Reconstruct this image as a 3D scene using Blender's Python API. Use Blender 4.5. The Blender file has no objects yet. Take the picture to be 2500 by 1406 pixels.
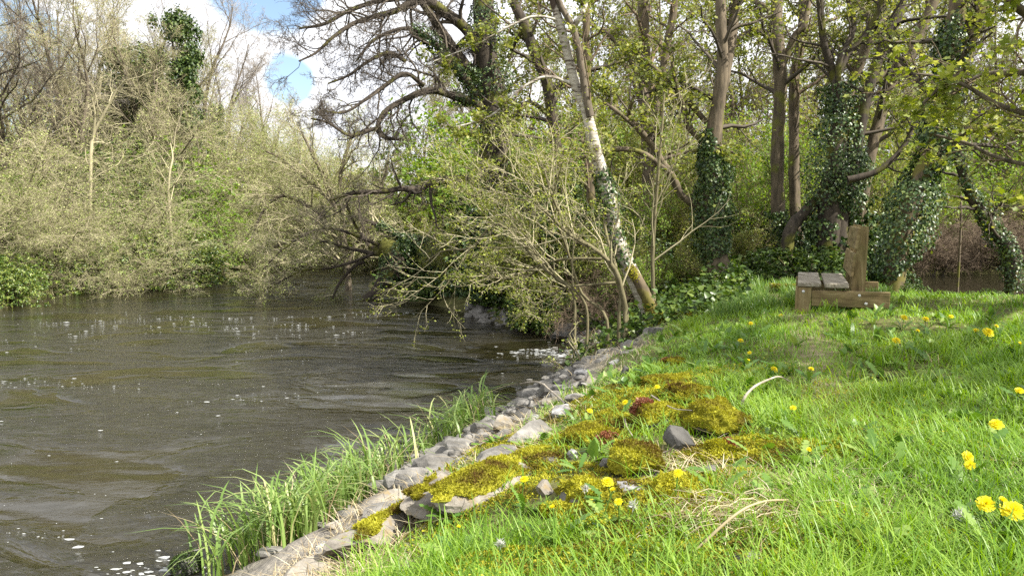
import bpy, math
import numpy as np
from mathutils import Vector
rng = np.random.default_rng(11)
scene = bpy.context.scene
COL = scene.collection
F, CX, CY = 1925.0, 1250.0, 703.0
PITCH = math.radians(5.43)
CAMP = np.array([0.0, 0.0, 2.0])
cp, sp = math.cos(PITCH), math.sin(PITCH)

# ---------------------------------------------------------------- measuring
def ray(px, py):
    x = (px - CX) / F; y = -(py - CY) / F
    return np.array([x, cp + y * sp, -sp + y * cp])
def at(px, py, Y):
    d = ray(px, py); return CAMP + d * (Y / d[1])
def atz(px, py, z):
    d = ray(px, py); return CAMP + d * ((z - 2.0) / d[2])
def nrm(a):
    return a / (np.linalg.norm(a, axis=-1, keepdims=True) + 1e-9)

def vnoise(p, seed=0):
    p = np.asarray(p, float); i = np.floor(p).astype(np.int64); f = p - i; u = f * f * (3 - 2 * f)
    def h(a, b, c):
        n = (i[..., 0] + a) * 374761393 + (i[..., 1] + b) * 668265263 + (i[..., 2] + c) * 1440662683 + seed * 974711
        n = n & 0x7fffffff; n = ((n ^ (n >> 13)) * 1274126177) & 0x7fffffff; n = n ^ (n >> 16)
        return (n & 0xffff) / 32767.5 - 1
    ux, uy, uz = u[..., 0], u[..., 1], u[..., 2]
    def lx(b, c): return h(0, b, c) * (1 - ux) + h(1, b, c) * ux
    def ly(c): return lx(0, c) * (1 - uy) + lx(1, c) * uy
    return ly(0) * (1 - uz) + ly(1) * uz
def fbm(p, octs=4, seed=0):
    s = 0; a = 1.0; t = 0; p = np.asarray(p, float)
    for k in range(octs):
        s = s + a * vnoise(p * 2 ** k + 17.3 * k, seed + k); t += a; a *= .5
    return s / t

def catmull(P, n):
    P = np.asarray(P, float)
    if len(P) < 3:
        t = np.linspace(0, 1, n)[:, None]; return P[0] * (1 - t) + P[-1] * t
    Q = np.vstack([2 * P[0] - P[1], P, 2 * P[-1] - P[-2]])
    seg = np.linalg.norm(np.diff(P[:, :3], axis=0), axis=1); cum = np.r_[0, np.cumsum(seg)]
    s = np.linspace(0, cum[-1], n); k = np.clip(np.searchsorted(cum, s, side='right') - 1, 0, len(P) - 2)
    u = ((s - cum[k]) / (seg[k] + 1e-9))[:, None]
    a, b, c, d = Q[k], Q[k + 1], Q[k + 2], Q[k + 3]
    return .5 * (2 * b + (c - a) * u + (2 * a - 5 * b + 4 * c - d) * u ** 2 + (3 * b - a - 3 * c + d) * u ** 3)

# ---------------------------------------------------------------- mesh helpers
class MB:
    def __init__(s): s.V = []; s.Q = []; s.T = []; s.qm = []; s.tm = []; s.n = 0
    def add(s, V, q=None, t=None, mi=0):
        V = np.asarray(V, float).reshape(-1, 3)
        if q is not None and len(q): s.Q.append(np.asarray(q, np.int64).reshape(-1, 4) + s.n); s.qm.append(np.full(len(s.Q[-1]), mi))
        if t is not None and len(t): s.T.append(np.asarray(t, np.int64).reshape(-1, 3) + s.n); s.tm.append(np.full(len(s.T[-1]), mi))
        s.V.append(V); s.n += len(V); return s
    def mesh(s, name, mats, origin=(0, 0, 0), smooth=True):
        V = np.vstack(s.V) - np.asarray(origin, float)
        Q = np.vstack(s.Q) if s.Q else np.zeros((0, 4), np.int64); T = np.vstack(s.T) if s.T else np.zeros((0, 3), np.int64)
        me = bpy.data.meshes.new(name)
        me.vertices.add(len(V)); me.vertices.foreach_set('co', V.astype(np.float32).ravel())
        idx = np.r_[Q.ravel(), T.ravel()].astype(np.int32)
        me.loops.add(len(idx)); me.loops.foreach_set('vertex_index', idx)
        tot = np.r_[np.full(len(Q), 4), np.full(len(T), 3)].astype(np.int32)
        me.polygons.add(len(tot)); me.polygons.foreach_set('loop_start', np.r_[0, np.cumsum(tot)[:-1]].astype(np.int32))
        me.polygons.foreach_set('loop_total', tot)
        mats = mats if isinstance(mats, (list, tuple)) else [mats]
        for m in mats: me.materials.append(m)
        if len(mats) > 1: me.polygons.foreach_set('material_index', np.r_[tuple(s.qm + s.tm)].astype(np.int32))
        me.polygons.foreach_set('use_smooth', np.full(len(tot), smooth, bool))
        me.update(calc_edges=True)
        return me
    def build(s, name, mats, parent=None, smooth=True, origin=None):
        if not s.V: return None
        o0 = np.zeros(3) if origin is None else np.asarray(origin, float)
        if parent is not None: o0 = np.array(parent['_o'])
        o = bpy.data.objects.new(name, s.mesh(name, mats, o0, smooth)); COL.objects.link(o)
        if parent is not None: o.parent = parent
        else: o.location = o0
        return o
def thing(name, label, cat, loc=(0, 0, 0), group=None):
    o = bpy.data.objects.new(name, None); COL.objects.link(o)
    o.location = [float(v) for v in loc]; o['_o'] = [float(v) for v in loc]; o.empty_display_size = .1
    return tag(o, label, cat, group, 'thing')
def tag(o, label=None, cat=None, group=None, kind=None):
    if label: o['label'] = label
    if cat: o['category'] = cat
    if group: o['group'] = group
    if kind: o['kind'] = kind
    return o

def tubes(mb, P, R, sides=3, mi=0, bark=0.0, seed=0):
    P = np.asarray(P, float); R = np.asarray(R, float)
    if P.ndim == 2: P = P[None]; R = R[None]
    N, S = P.shape[:2]
    if N == 0: return
    T = nrm(np.gradient(P, axis=1)); m = nrm(P[:, -1] - P[:, 0] + 1e-6)
    ref = np.where(np.abs(m[:, 2:3]) < .8, [[0, 0, 1.]], [[1., 0, 0]])
    U = np.broadcast_to(ref[:, None], T.shape); U = nrm(U - (U * T).sum(-1, keepdims=True) * T); W = np.cross(T, U)
    a = np.arange(sides) * 2 * math.pi / sides
    nv = U[:, :, None] * np.cos(a)[:, None] + W[:, :, None] * np.sin(a)[:, None]
    rr = np.broadcast_to(R[:, :, None, None], nv.shape[:3] + (1,))
    V = P[:, :, None] + nv * rr
    if bark:
        V = V + nv * rr * (bark * fbm(V * 5.0 / (R.max() + .15), 4, seed))[..., None]
    b = (np.arange(N)[:, None, None] * S + np.arange(S - 1)[None, :, None]) * sides
    i = np.arange(sides)[None, None, :]; j = (i + 1) % sides
    q = np.stack([b + i, b + j, b + sides + j, b + sides + i], -1)
    mb.add(V, q, mi=mi)

def grow(P, R, n, t=(.3, .98), ang=(30, 60), ln=(.4, .7), S=5, wan=.15, trop=(0, 0, .05), rr=.5, rmin=.002, tip=.3, short=.4, flat=None):
    N, S0 = P.shape[:2]
    L = np.linalg.norm(np.diff(P, axis=1), axis=2).sum(1)
    idx = np.repeat(np.arange(N), n); M = len(idx)
    tt = t[0] + (t[1] - t[0]) * (np.tile((np.arange(n) + .5) / n, N) + rng.uniform(-.5, .5, M) / n)
    k = tt * (S0 - 1); i = np.minimum(k.astype(int), S0 - 2); f = (k - i)[:, None]
    base = P[idx, i] * (1 - f) + P[idx, i + 1] * f; tan = nrm(P[idx, i + 1] - P[idx, i])
    r0 = np.maximum((R[idx, i] * (1 - f[:, 0]) + R[idx, i + 1] * f[:, 0]) * rr, rmin)
    v = rng.normal(size=(M, 3))
    if flat is not None: v = v * np.asarray(flat)
    v = nrm(v - (v * tan).sum(1, keepdims=True) * tan)
    a = np.radians(rng.uniform(ang[0], ang[1], M))[:, None]
    d = nrm(np.cos(a) * tan + np.sin(a) * v)
    seg = (L[idx] * rng.uniform(ln[0], ln[1], M) * (1 - short * tt) / (S - 1))[:, None]
    tr = np.asarray(trop); pts = [base]
    for s in range(S - 1):
        pts.append(pts[-1] + d * seg); d = nrm(d + rng.normal(0, wan, (M, 3)) + tr)
    return np.stack(pts, 1), r0[:, None] * np.linspace(1, tip, S)

OVAL = (np.array([[0, 0, 0], [.45, .5, .12], [1, 0, 0], [.45, -.5, .12]]), np.array([[0, 1, 2], [0, 2, 3]]))
_pl = [(0, 0), (.05, .42), (.35, .28), (.62, .55), (.68, .2), (1, 0), (.68, -.2), (.62, -.55), (.35, -.28), (.05, -.42)]
LOBE = (np.array([[.3, 0, -.06]] + [[x, y, .1 * abs(y) - .18 * x * x] for x, y in _pl]), np.array([[0, k + 1, (k + 1) % 10 + 1] for k in range(10)]))
IVYL = (np.array([[0, 0, 0], [.1, .5, .1], [.55, .38, .05], [1, 0, -.1], [.55, -.38, .05], [.1, -.5, .1]]), np.array([[0, 1, 2], [0, 2, 3], [0, 3, 4], [0, 4, 5]]))
LONG = (np.array([[0, 0, 0], [.35, .5, .06], [.7, .38, .0], [1, 0, -.12], [.7, -.38, .0], [.35, -.5, .06]]), np.array([[0, 1, 2], [0, 2, 3], [0, 3, 4], [0, 4, 5]]))
def leaves(mb, pos, size, shape=OVAL, asp=.55, nb=(0, 0, .5), db=(0, 0, 0), dirs=None, mi=0):
    pos = np.asarray(pos, float); n = len(pos)
    if n == 0: return
    size = np.broadcast_to(size, (n,)) * 1.0
    nb = np.asarray(nb, float)
    nor = nrm(rng.normal(size=(n, 3)) * .6 + nb)
    d = rng.normal(size=(n, 3)) * .7 + np.asarray(db, float) if dirs is None else dirs
    d = nrm(d - (d * nor).sum(1, keepdims=True) * nor); w = np.cross(nor, d)
    tv, tf = shape
    V = pos[:, None] + size[:, None, None] * (tv[None, :, 0:1] * d[:, None] + tv[None, :, 1:2] * asp * w[:, None] + tv[None, :, 2:3] * nor[:, None])
    f = np.arange(n)[:, None, None] * len(tv) + tf[None]
    mb.add(V, t=f.reshape(-1, 3), mi=mi)

def blades(mb, B, phi, h, lean, w, lv=(0, .45, .8, 1), mi=0, droop=0.0):
    B = np.asarray(B, float); n = len(B); lv = np.asarray(lv)
    dr = np.stack([np.cos(phi), np.sin(phi), 0 * phi], -1); sd = np.stack([-np.sin(phi), np.cos(phi), 0 * phi], -1)
    h = np.broadcast_to(h, (n,)); lean = np.broadcast_to(lean, (n,)); w = np.broadcast_to(w, (n,)); droop = np.broadcast_to(droop, (n,))
    V = []; K = len(lv)
    for k, t in enumerate(lv):
        c = B + dr * (h * lean * t ** 1.8)[:, None] + np.array([0, 0, 1.]) * (h * (t * (1 - .25 * lean * t) - droop * t ** 4))[:, None]
        if k == K - 1: V.append(c[:, None])
        else:
            ww = (w * (1 - .55 * t ** 2))[:, None] * .5
            V.append(np.stack([c - sd * ww, c + sd * ww], 1))
    V = np.concatenate(V, 1); m = 2 * (K - 1) + 1; b = np.arange(n)[:, None] * m
    q = [np.stack([b[:, 0] + 2 * k, b[:, 0] + 2 * k + 1, b[:, 0] + 2 * k + 3, b[:, 0] + 2 * k + 2], -1) for k in range(K - 2)]
    t = np.stack([b[:, 0] + 2 * K - 4, b[:, 0] + 2 * K - 3, b[:, 0] + 2 * K - 2], -1)
    mb.add(V, q=np.vstack(q) if q else None, t=t, mi=mi)

def ico(sub):
    import bmesh
    bm = bmesh.new(); bmesh.ops.create_icosphere(bm, subdivisions=sub, radius=1.0)
    V = np.array([v.co[:] for v in bm.verts]); T = np.array([[v.index for v in f.verts] for f in bm.faces]); bm.free(); return V, T
ICO = {k: ico(k) for k in (2, 3, 4, 5)}
def boxm(mb, c0, u, v, w, mi=0, bev=0.0):
    """box from corner c0 along three edge vectors; bev = chamfer as a fraction"""
    c0, u, v, w = [np.asarray(a, float) for a in (c0, u, v, w)]
    lu, lv, lw = [np.linalg.norm(a) for a in (u, v, w)]
    b = bev
    fr = lambda L: np.array([0, min(b / L, .45), 1 - min(b / L, .45), 1])
    if not b:
        V = [c0 + i * u + j * v + k * w for i in (0, 1) for j in (0, 1) for k in (0, 1)]
        mb.add(V, [[0, 1, 3, 2], [4, 6, 7, 5], [0, 4, 5, 1], [2, 3, 7, 6], [0, 2, 6, 4], [1, 5, 7, 3]], mi=mi); return
    import bmesh
    bm = bmesh.new(); vs = [bm.verts.new(c0 + i * u + j * v + k * w) for i in (0, 1) for j in (0, 1) for k in (0, 1)]
    for f in [[0, 1, 3, 2], [4, 6, 7, 5], [0, 4, 5, 1], [2, 3, 7, 6], [0, 2, 6, 4], [1, 5, 7, 3]]: bm.faces.new([vs[x] for x in f])
    bmesh.ops.recalc_face_normals(bm, faces=bm.faces)
    bmesh.ops.bevel(bm, geom=list(bm.edges), offset=b, segments=2, affect='EDGES', profile=.6)
    bmesh.ops.triangulate(bm, faces=bm.faces[:])
    bm.verts.index_update()
    V = np.array([x.co[:] for x in bm.verts]); T = np.array([[x.index for x in f.verts] for f in bm.faces]); bm.free()
    mb.add(V, t=T, mi=mi)

# ---------------------------------------------------------------- materials
def newmat(name):
    m = bpy.data.materials.new(name); m.use_nodes = True; nt = m.node_tree
    for n in list(nt.nodes): nt.nodes.remove(n)
    out = nt.nodes.new('ShaderNodeOutputMaterial'); return m, nt, out
def nd(nt, typ, **kw):
    n = nt.nodes.new(typ)
    for k, v in kw.items():
        if k in ('inp',):
            for a, b in v.items(): n.inputs[a].default_value = b
        else: setattr(n, k, v)
    return n
def ramp(nt, fac, stops, interp='LINEAR'):
    r = nt.nodes.new('ShaderNodeValToRGB'); r.color_ramp.interpolation = interp
    e = r.color_ramp.elements
    while len(e) < len(stops): e.new(.5)
    for k, (p, c) in enumerate(stops):
        e[k].position = p; e[k].color = (c[0], c[1], c[2], 1) if not np.isscalar(c) else (c, c, c, 1)
    nt.links.new(fac, r.inputs[0]); return r.outputs[0]
def leafmat(name, stops, trans=.35, rough=.5, spec=.4, patch=0.0, pscale=.6):
    m, nt, out = newmat(name); L = nt.links.new
    g = nd(nt, 'ShaderNodeNewGeometry'); fac = g.outputs['Random Per Island']
    if patch:
        tc = nd(nt, 'ShaderNodeNewGeometry'); no = nd(nt, 'ShaderNodeTexNoise', inp={'Scale': pscale, 'Detail': 3.0}); L(tc.outputs['Position'], no.inputs['Vector'])
        mr = nd(nt, 'ShaderNodeMapRange', inp={'From Min': .3, 'From Max': .7}); L(no.outputs['Fac'], mr.inputs['Value'])
        mx = nd(nt, 'ShaderNodeMix', inp={'Factor': patch}); L(fac, mx.inputs['A']); L(mr.outputs[0], mx.inputs['B']); fac = mx.outputs['Result']
    col = ramp(nt, fac, stops)
    p = nd(nt, 'ShaderNodeBsdfPrincipled', inp={'Roughness': rough, 'Specular IOR Level': spec}); L(col, p.inputs['Base Color'])
    t = nd(nt, 'ShaderNodeBsdfTranslucent')
    hs = nd(nt, 'ShaderNodeHueSaturation', inp={'Saturation': 1.15, 'Value': 1.25, 'Hue': .492}); L(col, hs.inputs['Color']); L(hs.outputs[0], t.inputs['Color'])
    ms = nd(nt, 'ShaderNodeMixShader', inp={'Fac': trans}); L(p.outputs[0], ms.inputs[1]); L(t.outputs[0], ms.inputs[2]); L(ms.outputs[0], out.inputs[0])
    return m
def barkmat(name, stops, scale=14.0, zs=.25, moss=None, bump=.5, mossamt=.5, island=0.0):
    """noise-streaked bark; moss = colour that grows in noise patches"""
    m, nt, out = newmat(name); L = nt.links.new
    tc = nd(nt, 'ShaderNodeNewGeometry'); mp = nd(nt, 'ShaderNodeMapping'); mp.inputs['Scale'].default_value = (1, 1, zs); L(tc.outputs['Position'], mp.inputs[0])
    no = nd(nt, 'ShaderNodeTexNoise', inp={'Scale': scale, 'Detail': 5.0, 'Roughness': .65}); L(mp.outputs[0], no.inputs['Vector'])
    fac = no.outputs['Fac']
    if island:
        mx = nd(nt, 'ShaderNodeMix', inp={'Factor': island}); L(fac, mx.inputs['A']); L(tc.outputs['Random Per Island'], mx.inputs['B']); fac = mx.outputs['Result']
    col = ramp(nt, fac, stops)
    if moss:
        n2 = nd(nt, 'ShaderNodeTexNoise', inp={'Scale': 3.0, 'Detail': 4.0}); L(tc.outputs['Position'], n2.inputs['Vector'])
        mk = ramp(nt, n2.outputs['Fac'], [(.62 - .25 * mossamt, 0.0), (.72 - .25 * mossamt, 1.0)])
        mx = nd(nt, 'ShaderNodeMix', data_type='RGBA'); L(mk, mx.inputs['Factor']); L(col, mx.inputs['A']); mx.inputs['B'].default_value = (*moss, 1); col = mx.outputs['Result']
    p = nd(nt, 'ShaderNodeBsdfPrincipled', inp={'Roughness': .85, 'Specular IOR Level': .25}); L(col, p.inputs['Base Color'])
    if bump:
        b = nd(nt, 'ShaderNodeBump', inp={'Strength': bump, 'Distance': .02}); L(no.outputs['Fac'], b.inputs['Height']); L(b.outputs[0], p.inputs['Normal'])
    L(p.outputs[0], out.inputs[0]); return m
def plain(name, col, rough=.6, metal=0.0):
    m, nt, out = newmat(name); p = nd(nt, 'ShaderNodeBsdfPrincipled', inp={'Base Color': (*col, 1), 'Roughness': rough, 'Metallic': metal})
    nt.links.new(p.outputs[0], out.inputs[0]); return m
M = {}
M['bark_grey'] = barkmat('bark_grey', [(.3, (.05, .04, .03)), (.7, (.17, .14, .10))])
M['bark_brown'] = barkmat('bark_brown', [(.3, (.05, .040, .028)), (.7, (.19, .15, .10))], moss=(.13, .13, .03), mossamt=.25)
M['bark_dark'] = barkmat('bark_dark', [(.3, (.022, .018, .014)), (.7, (.085, .068, .05))], moss=(.10, .10, .02), mossamt=.35)
M['bark_moss'] = barkmat('bark_moss', [(.3, (.06, .048, .03)), (.7, (.17, .13, .08))], moss=(.13, .115, .03), mossamt=.5)
M['bark_hazel'] = barkmat('bark_hazel', [(.3, (.085, .075, .038)), (.7, (.21, .185, .105))], scale=20)
M['twig_buff'] = barkmat('twig_buff', [(.2, (.17, .15, .085)), (.8, (.49, .44, .28))], scale=2.0, zs=1, bump=0, island=.6)
M['twig_grey'] = barkmat('twig_grey', [(.2, (.19, .165, .14)), (.8, (.40, .36, .31))], scale=2.0, zs=1, bump=0, island=.6)
M['twig_dark'] = barkmat('twig_dark', [(.2, (.035, .028, .022)), (.8, (.12, .10, .075))], scale=2.0, zs=1, bump=0, island=.6)
M['twig_brown'] = barkmat('twig_brown', [(.2, (.09, .065, .045)), (.8, (.22, .165, .11))], scale=2.0, zs=1, bump=0, island=.6)
M['deadwood'] = barkmat('deadwood', [(.3, (.20, .17, .13)), (.7, (.45, .40, .33))], scale=10)
M['leaf_spring'] = leafmat('leaf_spring', [(0, (.085, .115, .018)), (.6, (.19, .225, .045)), (1, (.36, .365, .10))], trans=.42)
M['leaf_hazel'] = leafmat('leaf_hazel', [(0, (.12, .165, .022)), (.6, (.26, .31, .055)), (1, (.42, .44, .12))], trans=.42)
M['leaf_bright'] = leafmat('leaf_bright', [(0, (.10, .18, .02)), (.7, (.20, .31, .04)), (1, (.30, .40, .08))], trans=.42)
M['leaf_buff'] = leafmat('leaf_buff', [(0, (.15, .20, .04)), (.6, (.31, .36, .10)), (1, (.47, .50, .20))], trans=.3)
M['leaf_ivy'] = leafmat('leaf_ivy', [(0, (.015, .040, .010)), (.55, (.045, .09, .02)), (1, (.15, .20, .05))], trans=.15, rough=.42, spec=.5)
M['leaf_laurel'] = leafmat('leaf_laurel', [(0, (.03, .07, .012)), (.5, (.12, .19, .03)), (1, (.30, .34, .07))], trans=.25, rough=.35, spec=.6)
M['leaf_conifer'] = leafmat('leaf_conifer', [(0, (.018, .042, .010)), (.6, (.055, .095, .02)), (1, (.15, .20, .045))], trans=.2, rough=.5)
M['leaf_bramble'] = leafmat('leaf_bramble', [(0, (.03, .06, .012)), (.7, (.075, .13, .022)), (1, (.16, .21, .04))], trans=.25, rough=.4)
M['grass'] = leafmat('grass', [(0, (.065, .155, .014)), (.45, (.165, .30, .028)), (.85, (.29, .42, .06)), (.96, (.42, .45, .15)), (1, (.52, .46, .26))], trans=.4, rough=.45, patch=.45, pscale=.9)
M['reed'] = leafmat('reed', [(0, (.11, .19, .04)), (.55, (.21, .32, .08)), (.9, (.34, .43, .15)), (1, (.52, .47, .24))], trans=.4, rough=.4)
M['straw'] = leafmat('straw', [(0, (.22, .16, .08)), (.6, (.40, .33, .19)), (1, (.60, .54, .38))], trans=.15, rough=.6)
M['weed'] = leafmat('weed', [(0, (.06, .14, .02)), (.7, (.14, .24, .04)), (1, (.24, .32, .08))], trans=.3, rough=.4)
M['herb'] = leafmat('herb', [(0, (.08, .16, .02)), (.7, (.19, .29, .04)), (1, (.30, .37, .07))], trans=.4, rough=.5)
M['moss'] = leafmat('moss', [(0, (.10, .045, .02)), (.22, (.13, .10, .022)), (.5, (.26, .25, .025)), (.8, (.40, .39, .04)), (1, (.55, .53, .08))], trans=.3, rough=.8, spec=.1, patch=.68, pscale=6)
M['stonecrop'] = leafmat('stonecrop', [(0, (.14, .045, .025)), (1, (.32, .14, .07))], trans=.25)
M['petal'] = leafmat('petal', [(0, (.80, .68, .012)), (1, (.86, .80, .03))], trans=.35, rough=.6)
M['fluff'] = leafmat('fluff', [(0, (.45, .45, .42)), (1, (.7, .7, .66))], trans=.4)
M['foam'] = plain('foam', (.36, .37, .36), .5)
M['bolt'] = plain('bolt', (.55, .55, .55), .4, .7)
def rockmat(name, stops, scale=6.0, lichen=None, rough=.85):
    m, nt, out = newmat(name); L = nt.links.new
    tc = nd(nt, 'ShaderNodeNewGeometry')
    no = nd(nt, 'ShaderNodeTexNoise', inp={'Scale': scale, 'Detail': 8.0, 'Roughness': .7}); L(tc.outputs['Position'], no.inputs['Vector'])
    col = ramp(nt, no.outputs['Fac'], stops)
    if lichen:
        n2 = nd(nt, 'ShaderNodeTexNoise', inp={'Scale': 16.0, 'Detail': 4.0}); L(tc.outputs['Position'], n2.inputs['Vector'])
        mk = ramp(nt, n2.outputs['Fac'], [(.55, 0.0), (.64, .8)])
        mx = nd(nt, 'ShaderNodeMix', data_type='RGBA'); L(mk, mx.inputs['Factor']); L(col, mx.inputs['A']); mx.inputs['B'].default_value = (*lichen, 1); col = mx.outputs['Result']
    p = nd(nt, 'ShaderNodeBsdfPrincipled', inp={'Roughness': rough, 'Specular IOR Level': .3}); L(col, p.inputs['Base Color'])
    n3 = nd(nt, 'ShaderNodeTexNoise', inp={'Scale': scale * 5, 'Detail': 6.0, 'Roughness': .7}); L(tc.outputs['Position'], n3.inputs['Vector'])
    b = nd(nt, 'ShaderNodeBump', inp={'Strength': .7, 'Distance': .015}); L(n3.outputs['Fac'], b.inputs['Height']); L(b.outputs[0], p.inputs['Normal'])
    L(p.outputs[0], out.inputs[0]); return m
M['rock_tan'] = rockmat('rock_tan', [(.3, (.08, .07, .055)), (.5, (.20, .18, .15)), (.75, (.36, .33, .28))], lichen=(.22, .17, .09))
M['rock_grey'] = rockmat('rock_grey', [(.3, (.06, .056, .05)), (.5, (.16, .152, .137)), (.75, (.32, .305, .28))])
M['rock_pale'] = rockmat('rock_pale', [(.35, (.09, .09, .088)), (.5, (.26, .255, .25)), (.65, (.5, .49, .48))], scale=14)
M['rock_dark'] = rockmat('rock_dark', [(.3, (.025, .024, .022)), (.7, (.12, .115, .105))])
M['rock_wet'] = rockmat('rock_wet', [(.3, (.035, .033, .028)), (.7, (.16, .15, .135))], rough=.45)
# ---------------------------------------------------------------- terrain
def wz(px, py): return atz(px, py, 0.0)[:2]
rb = [(-3.4, -8), (-2.9, 0), (-2.3, 2.4)] + [tuple(wz(*p)) for p in [(600, 1380), (820, 1245), (965, 1150), (1090, 1075), (1185, 1012), (1290, 962), (1375, 905), (1455, 868), (1400, 838), (1310, 808), (1215, 792), (1130, 762), (1030, 740), (960, 724)]]
rb += [(-3.7, 20.5), (-4.1, 24), (-2.6, 28), (2, 32.5), (10, 36), (45, 40)]
lb = [(45, 46), (10, 42), (-1, 36), (-5.5, 33), (-9.3, 31)] + [tuple(wz(*p)) for p in [(545, 660), (520, 668), (480, 681), (420, 690), (280, 704), (120, 720), (40, 742), (-130, 775)]] + [(-15.5, 12), (-17, 4), (-18, -8)]
RB = catmull(np.array(rb), 90); LB = catmull(np.array(lb), 70); RIVER = np.vstack([RB, LB])
POND = catmull(np.array([(6.5, 12.2), (7.5, 11), (12, 10), (20, 11), (24, 18), (22, 25), (12.2, 25), (9.3, 18.5), (6.5, 12.2)]), 60)[:-1]
def sdf(poly, P):
    A = poly; B = np.roll(poly, -1, axis=0); out = np.empty(len(P))
    for s in range(0, len(P), 20000):
        q = P[s:s + 20000]; d = B - A; w = q[:, None] - A[None]
        t = np.clip((w * d).sum(-1) / ((d * d).sum(-1) + 1e-12), 0, 1)
        dist = np.sqrt((((w - t[..., None] * d) ** 2).sum(-1)).min(1))
        c = (A[None, :, 1] > q[:, 1:2]) != (B[None, :, 1] > q[:, 1:2])
        xi = A[None, :, 0] + (q[:, 1:2] - A[None, :, 1]) * d[None, :, 0] / (d[None, :, 1] + 1e-12)
        ins = ((c & (q[:, 0:1] < xi)).sum(1) % 2) == 1
        out[s:s + 20000] = np.where(ins, -dist, dist)
    return out
def sstep(a, b, x): t = np.clip((x - a) / (b - a), 0, 1); return t * t * (3 - 2 * t)
def height_raw(P):
    d = sdf(RIVER, P); dp = sdf(POND, P); p3 = np.c_[P, np.zeros(len(P))]
    dn = d + .22 * fbm(p3 * 1.1, 3, 5) * sstep(-.2, .8, d)
    r = np.interp(dn, [-6, -1.5, -.4, 0, .5, 1.2, 2, 3, 5, 40], [-1.3, -.8, -.25, 0, .24, .60, .88, 1.04, 1.12, 1.5])
    l = np.interp(dn, [-6, -1.5, -.4, 0, .3, 1, 3, 10, 40], [-1.3, -.8, -.25, 0, .3, .6, .95, 1.6, 3.0])
    w = sstep(-5.2, -7.5, P[:, 0]) if False else 1 - sstep(-7.5, -5.2, P[:, 0])
    w = np.maximum(w, sstep(30.5, 32.5, P[:, 1] - .2 * P[:, 0]))
    h = r * (1 - w) + l * w
    pz = np.interp(dp, [-3, -.5, 0, 1, 2.2, 3.5, 6], [-.8, -.3, -.02, .35, .80, 1.06, 2.5])
    h = np.minimum(h, pz)
    h = h + (.05 * fbm(p3 * 1.5, 4, 9) + .03 * fbm(p3 * .5, 2, 3)) * sstep(.1, 1.0, d)
    bank = sstep(.05, .25, d) * (1 - sstep(1.1, 1.6, d)) * (P[:, 0] > -5) * (P[:, 1] < 16)
    h = h + bank * (.07 * np.abs(fbm(p3 * 3.3, 3, 61)) + .05 * fbm(p3 * 6, 2, 62) - .02)
    return h, d, dp
GX = np.arange(-32, 30.01, .1); GY = np.arange(-6, 46.01, .1)
_g = np.stack(np.meshgrid(GX, GY), -1).reshape(-1, 2)
_h, _d, _dp = height_raw(_g)
HG = _h.reshape(len(GY), len(GX)); DG = _d.reshape(HG.shape); PG = _dp.reshape(HG.shape)
def bil(G, x, y):
    fx = np.clip((np.asarray(x, float) - GX[0]) / .1, 0, len(GX) - 1.001); fy = np.clip((np.asarray(y, float) - GY[0]) / .1, 0, len(GY) - 1.001)
    i = fx.astype(int); j = fy.astype(int); u = fx - i; v = fy - j
    return G[j, i] * (1 - u) * (1 - v) + G[j, i + 1] * u * (1 - v) + G[j + 1, i] * (1 - u) * v + G[j + 1, i + 1] * u * v
def H(x, y): return bil(HG, x, y)
def ground_at(px, py, up=0.0):
    d = ray(px, py); t = np.linspace(.8, 45, 9000) / d[1]; p = CAMP + t[:, None] * d
    k = np.argmax(p[:, 2] < H(p[:, 0], p[:, 1]) + up); q = p[k].copy(); q[2] = H(q[0], q[1]); return q
def onground(p, dz=0.0): return np.array([p[0], p[1], H(p[0], p[1]) + dz])

def grid_mesh(xs, ys, zf):
    X, Y = np.meshgrid(xs, ys); Z = zf(X.ravel(), Y.ravel())
    V = np.c_[X.ravel(), Y.ravel(), Z]; nx, ny = len(xs), len(ys)
    i = (np.arange(ny - 1)[:, None] * nx + np.arange(nx - 1)[None]).ravel()
    return V, np.stack([i, i + 1, i + nx + 1, i + nx], -1)
geo = lambda a, b, n: np.geomspace(1, b - a + 1, n) + a - 1
xs = np.r_[-(geo(14, 400, 40)[::-1]), np.arange(-13.9, -6, .25), np.arange(-6, 10, .07), np.arange(10, 22, .25), geo(22, 400, 34)]
ys = np.r_[-(geo(1, 200, 20)[::-1]), np.arange(-.9, 13, .07), np.arange(13, 34, .22), geo(34, 600, 36)]
V, q = grid_mesh(xs, ys, lambda x, y: H(x, y))
gm, nt, out = newmat('bank_soil'); L = nt.links.new
tc = nd(nt, 'ShaderNodeNewGeometry')
n1 = nd(nt, 'ShaderNodeTexNoise', inp={'Scale': 5.0, 'Detail': 8.0, 'Roughness': .7}); L(tc.outputs['Position'], n1.inputs['Vector'])
soil = ramp(nt, n1.outputs['Fac'], [(.3, (.05, .045, .02)), (.55, (.12, .12, .04)), (.75, (.20, .17, .09))])
rock = ramp(nt, n1.outputs['Fac'], [(.3, (.09, .08, .065)), (.5, (.20, .18, .15)), (.75, (.36, .33, .27))])
bed = ramp(nt, n1.outputs['Fac'], [(.3, (.02, .018, .012)), (.7, (.09, .075, .045))])
vc = nd(nt, 'ShaderNodeVertexColor', layer_name='zone'); sx = nd(nt, 'ShaderNodeSeparateColor'); L(vc.outputs[0], sx.inputs[0])
mx = nd(nt, 'ShaderNodeMix', data_type='RGBA'); L(sx.outputs[0], mx.inputs['Factor']); L(soil, mx.inputs['A']); L(rock, mx.inputs['B'])
mx2 = nd(nt, 'ShaderNodeMix', data_type='RGBA'); L(sx.outputs[1], mx2.inputs['Factor']); L(mx.outputs['Result'], mx2.inputs['A']); L(bed, mx2.inputs['B'])
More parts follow.
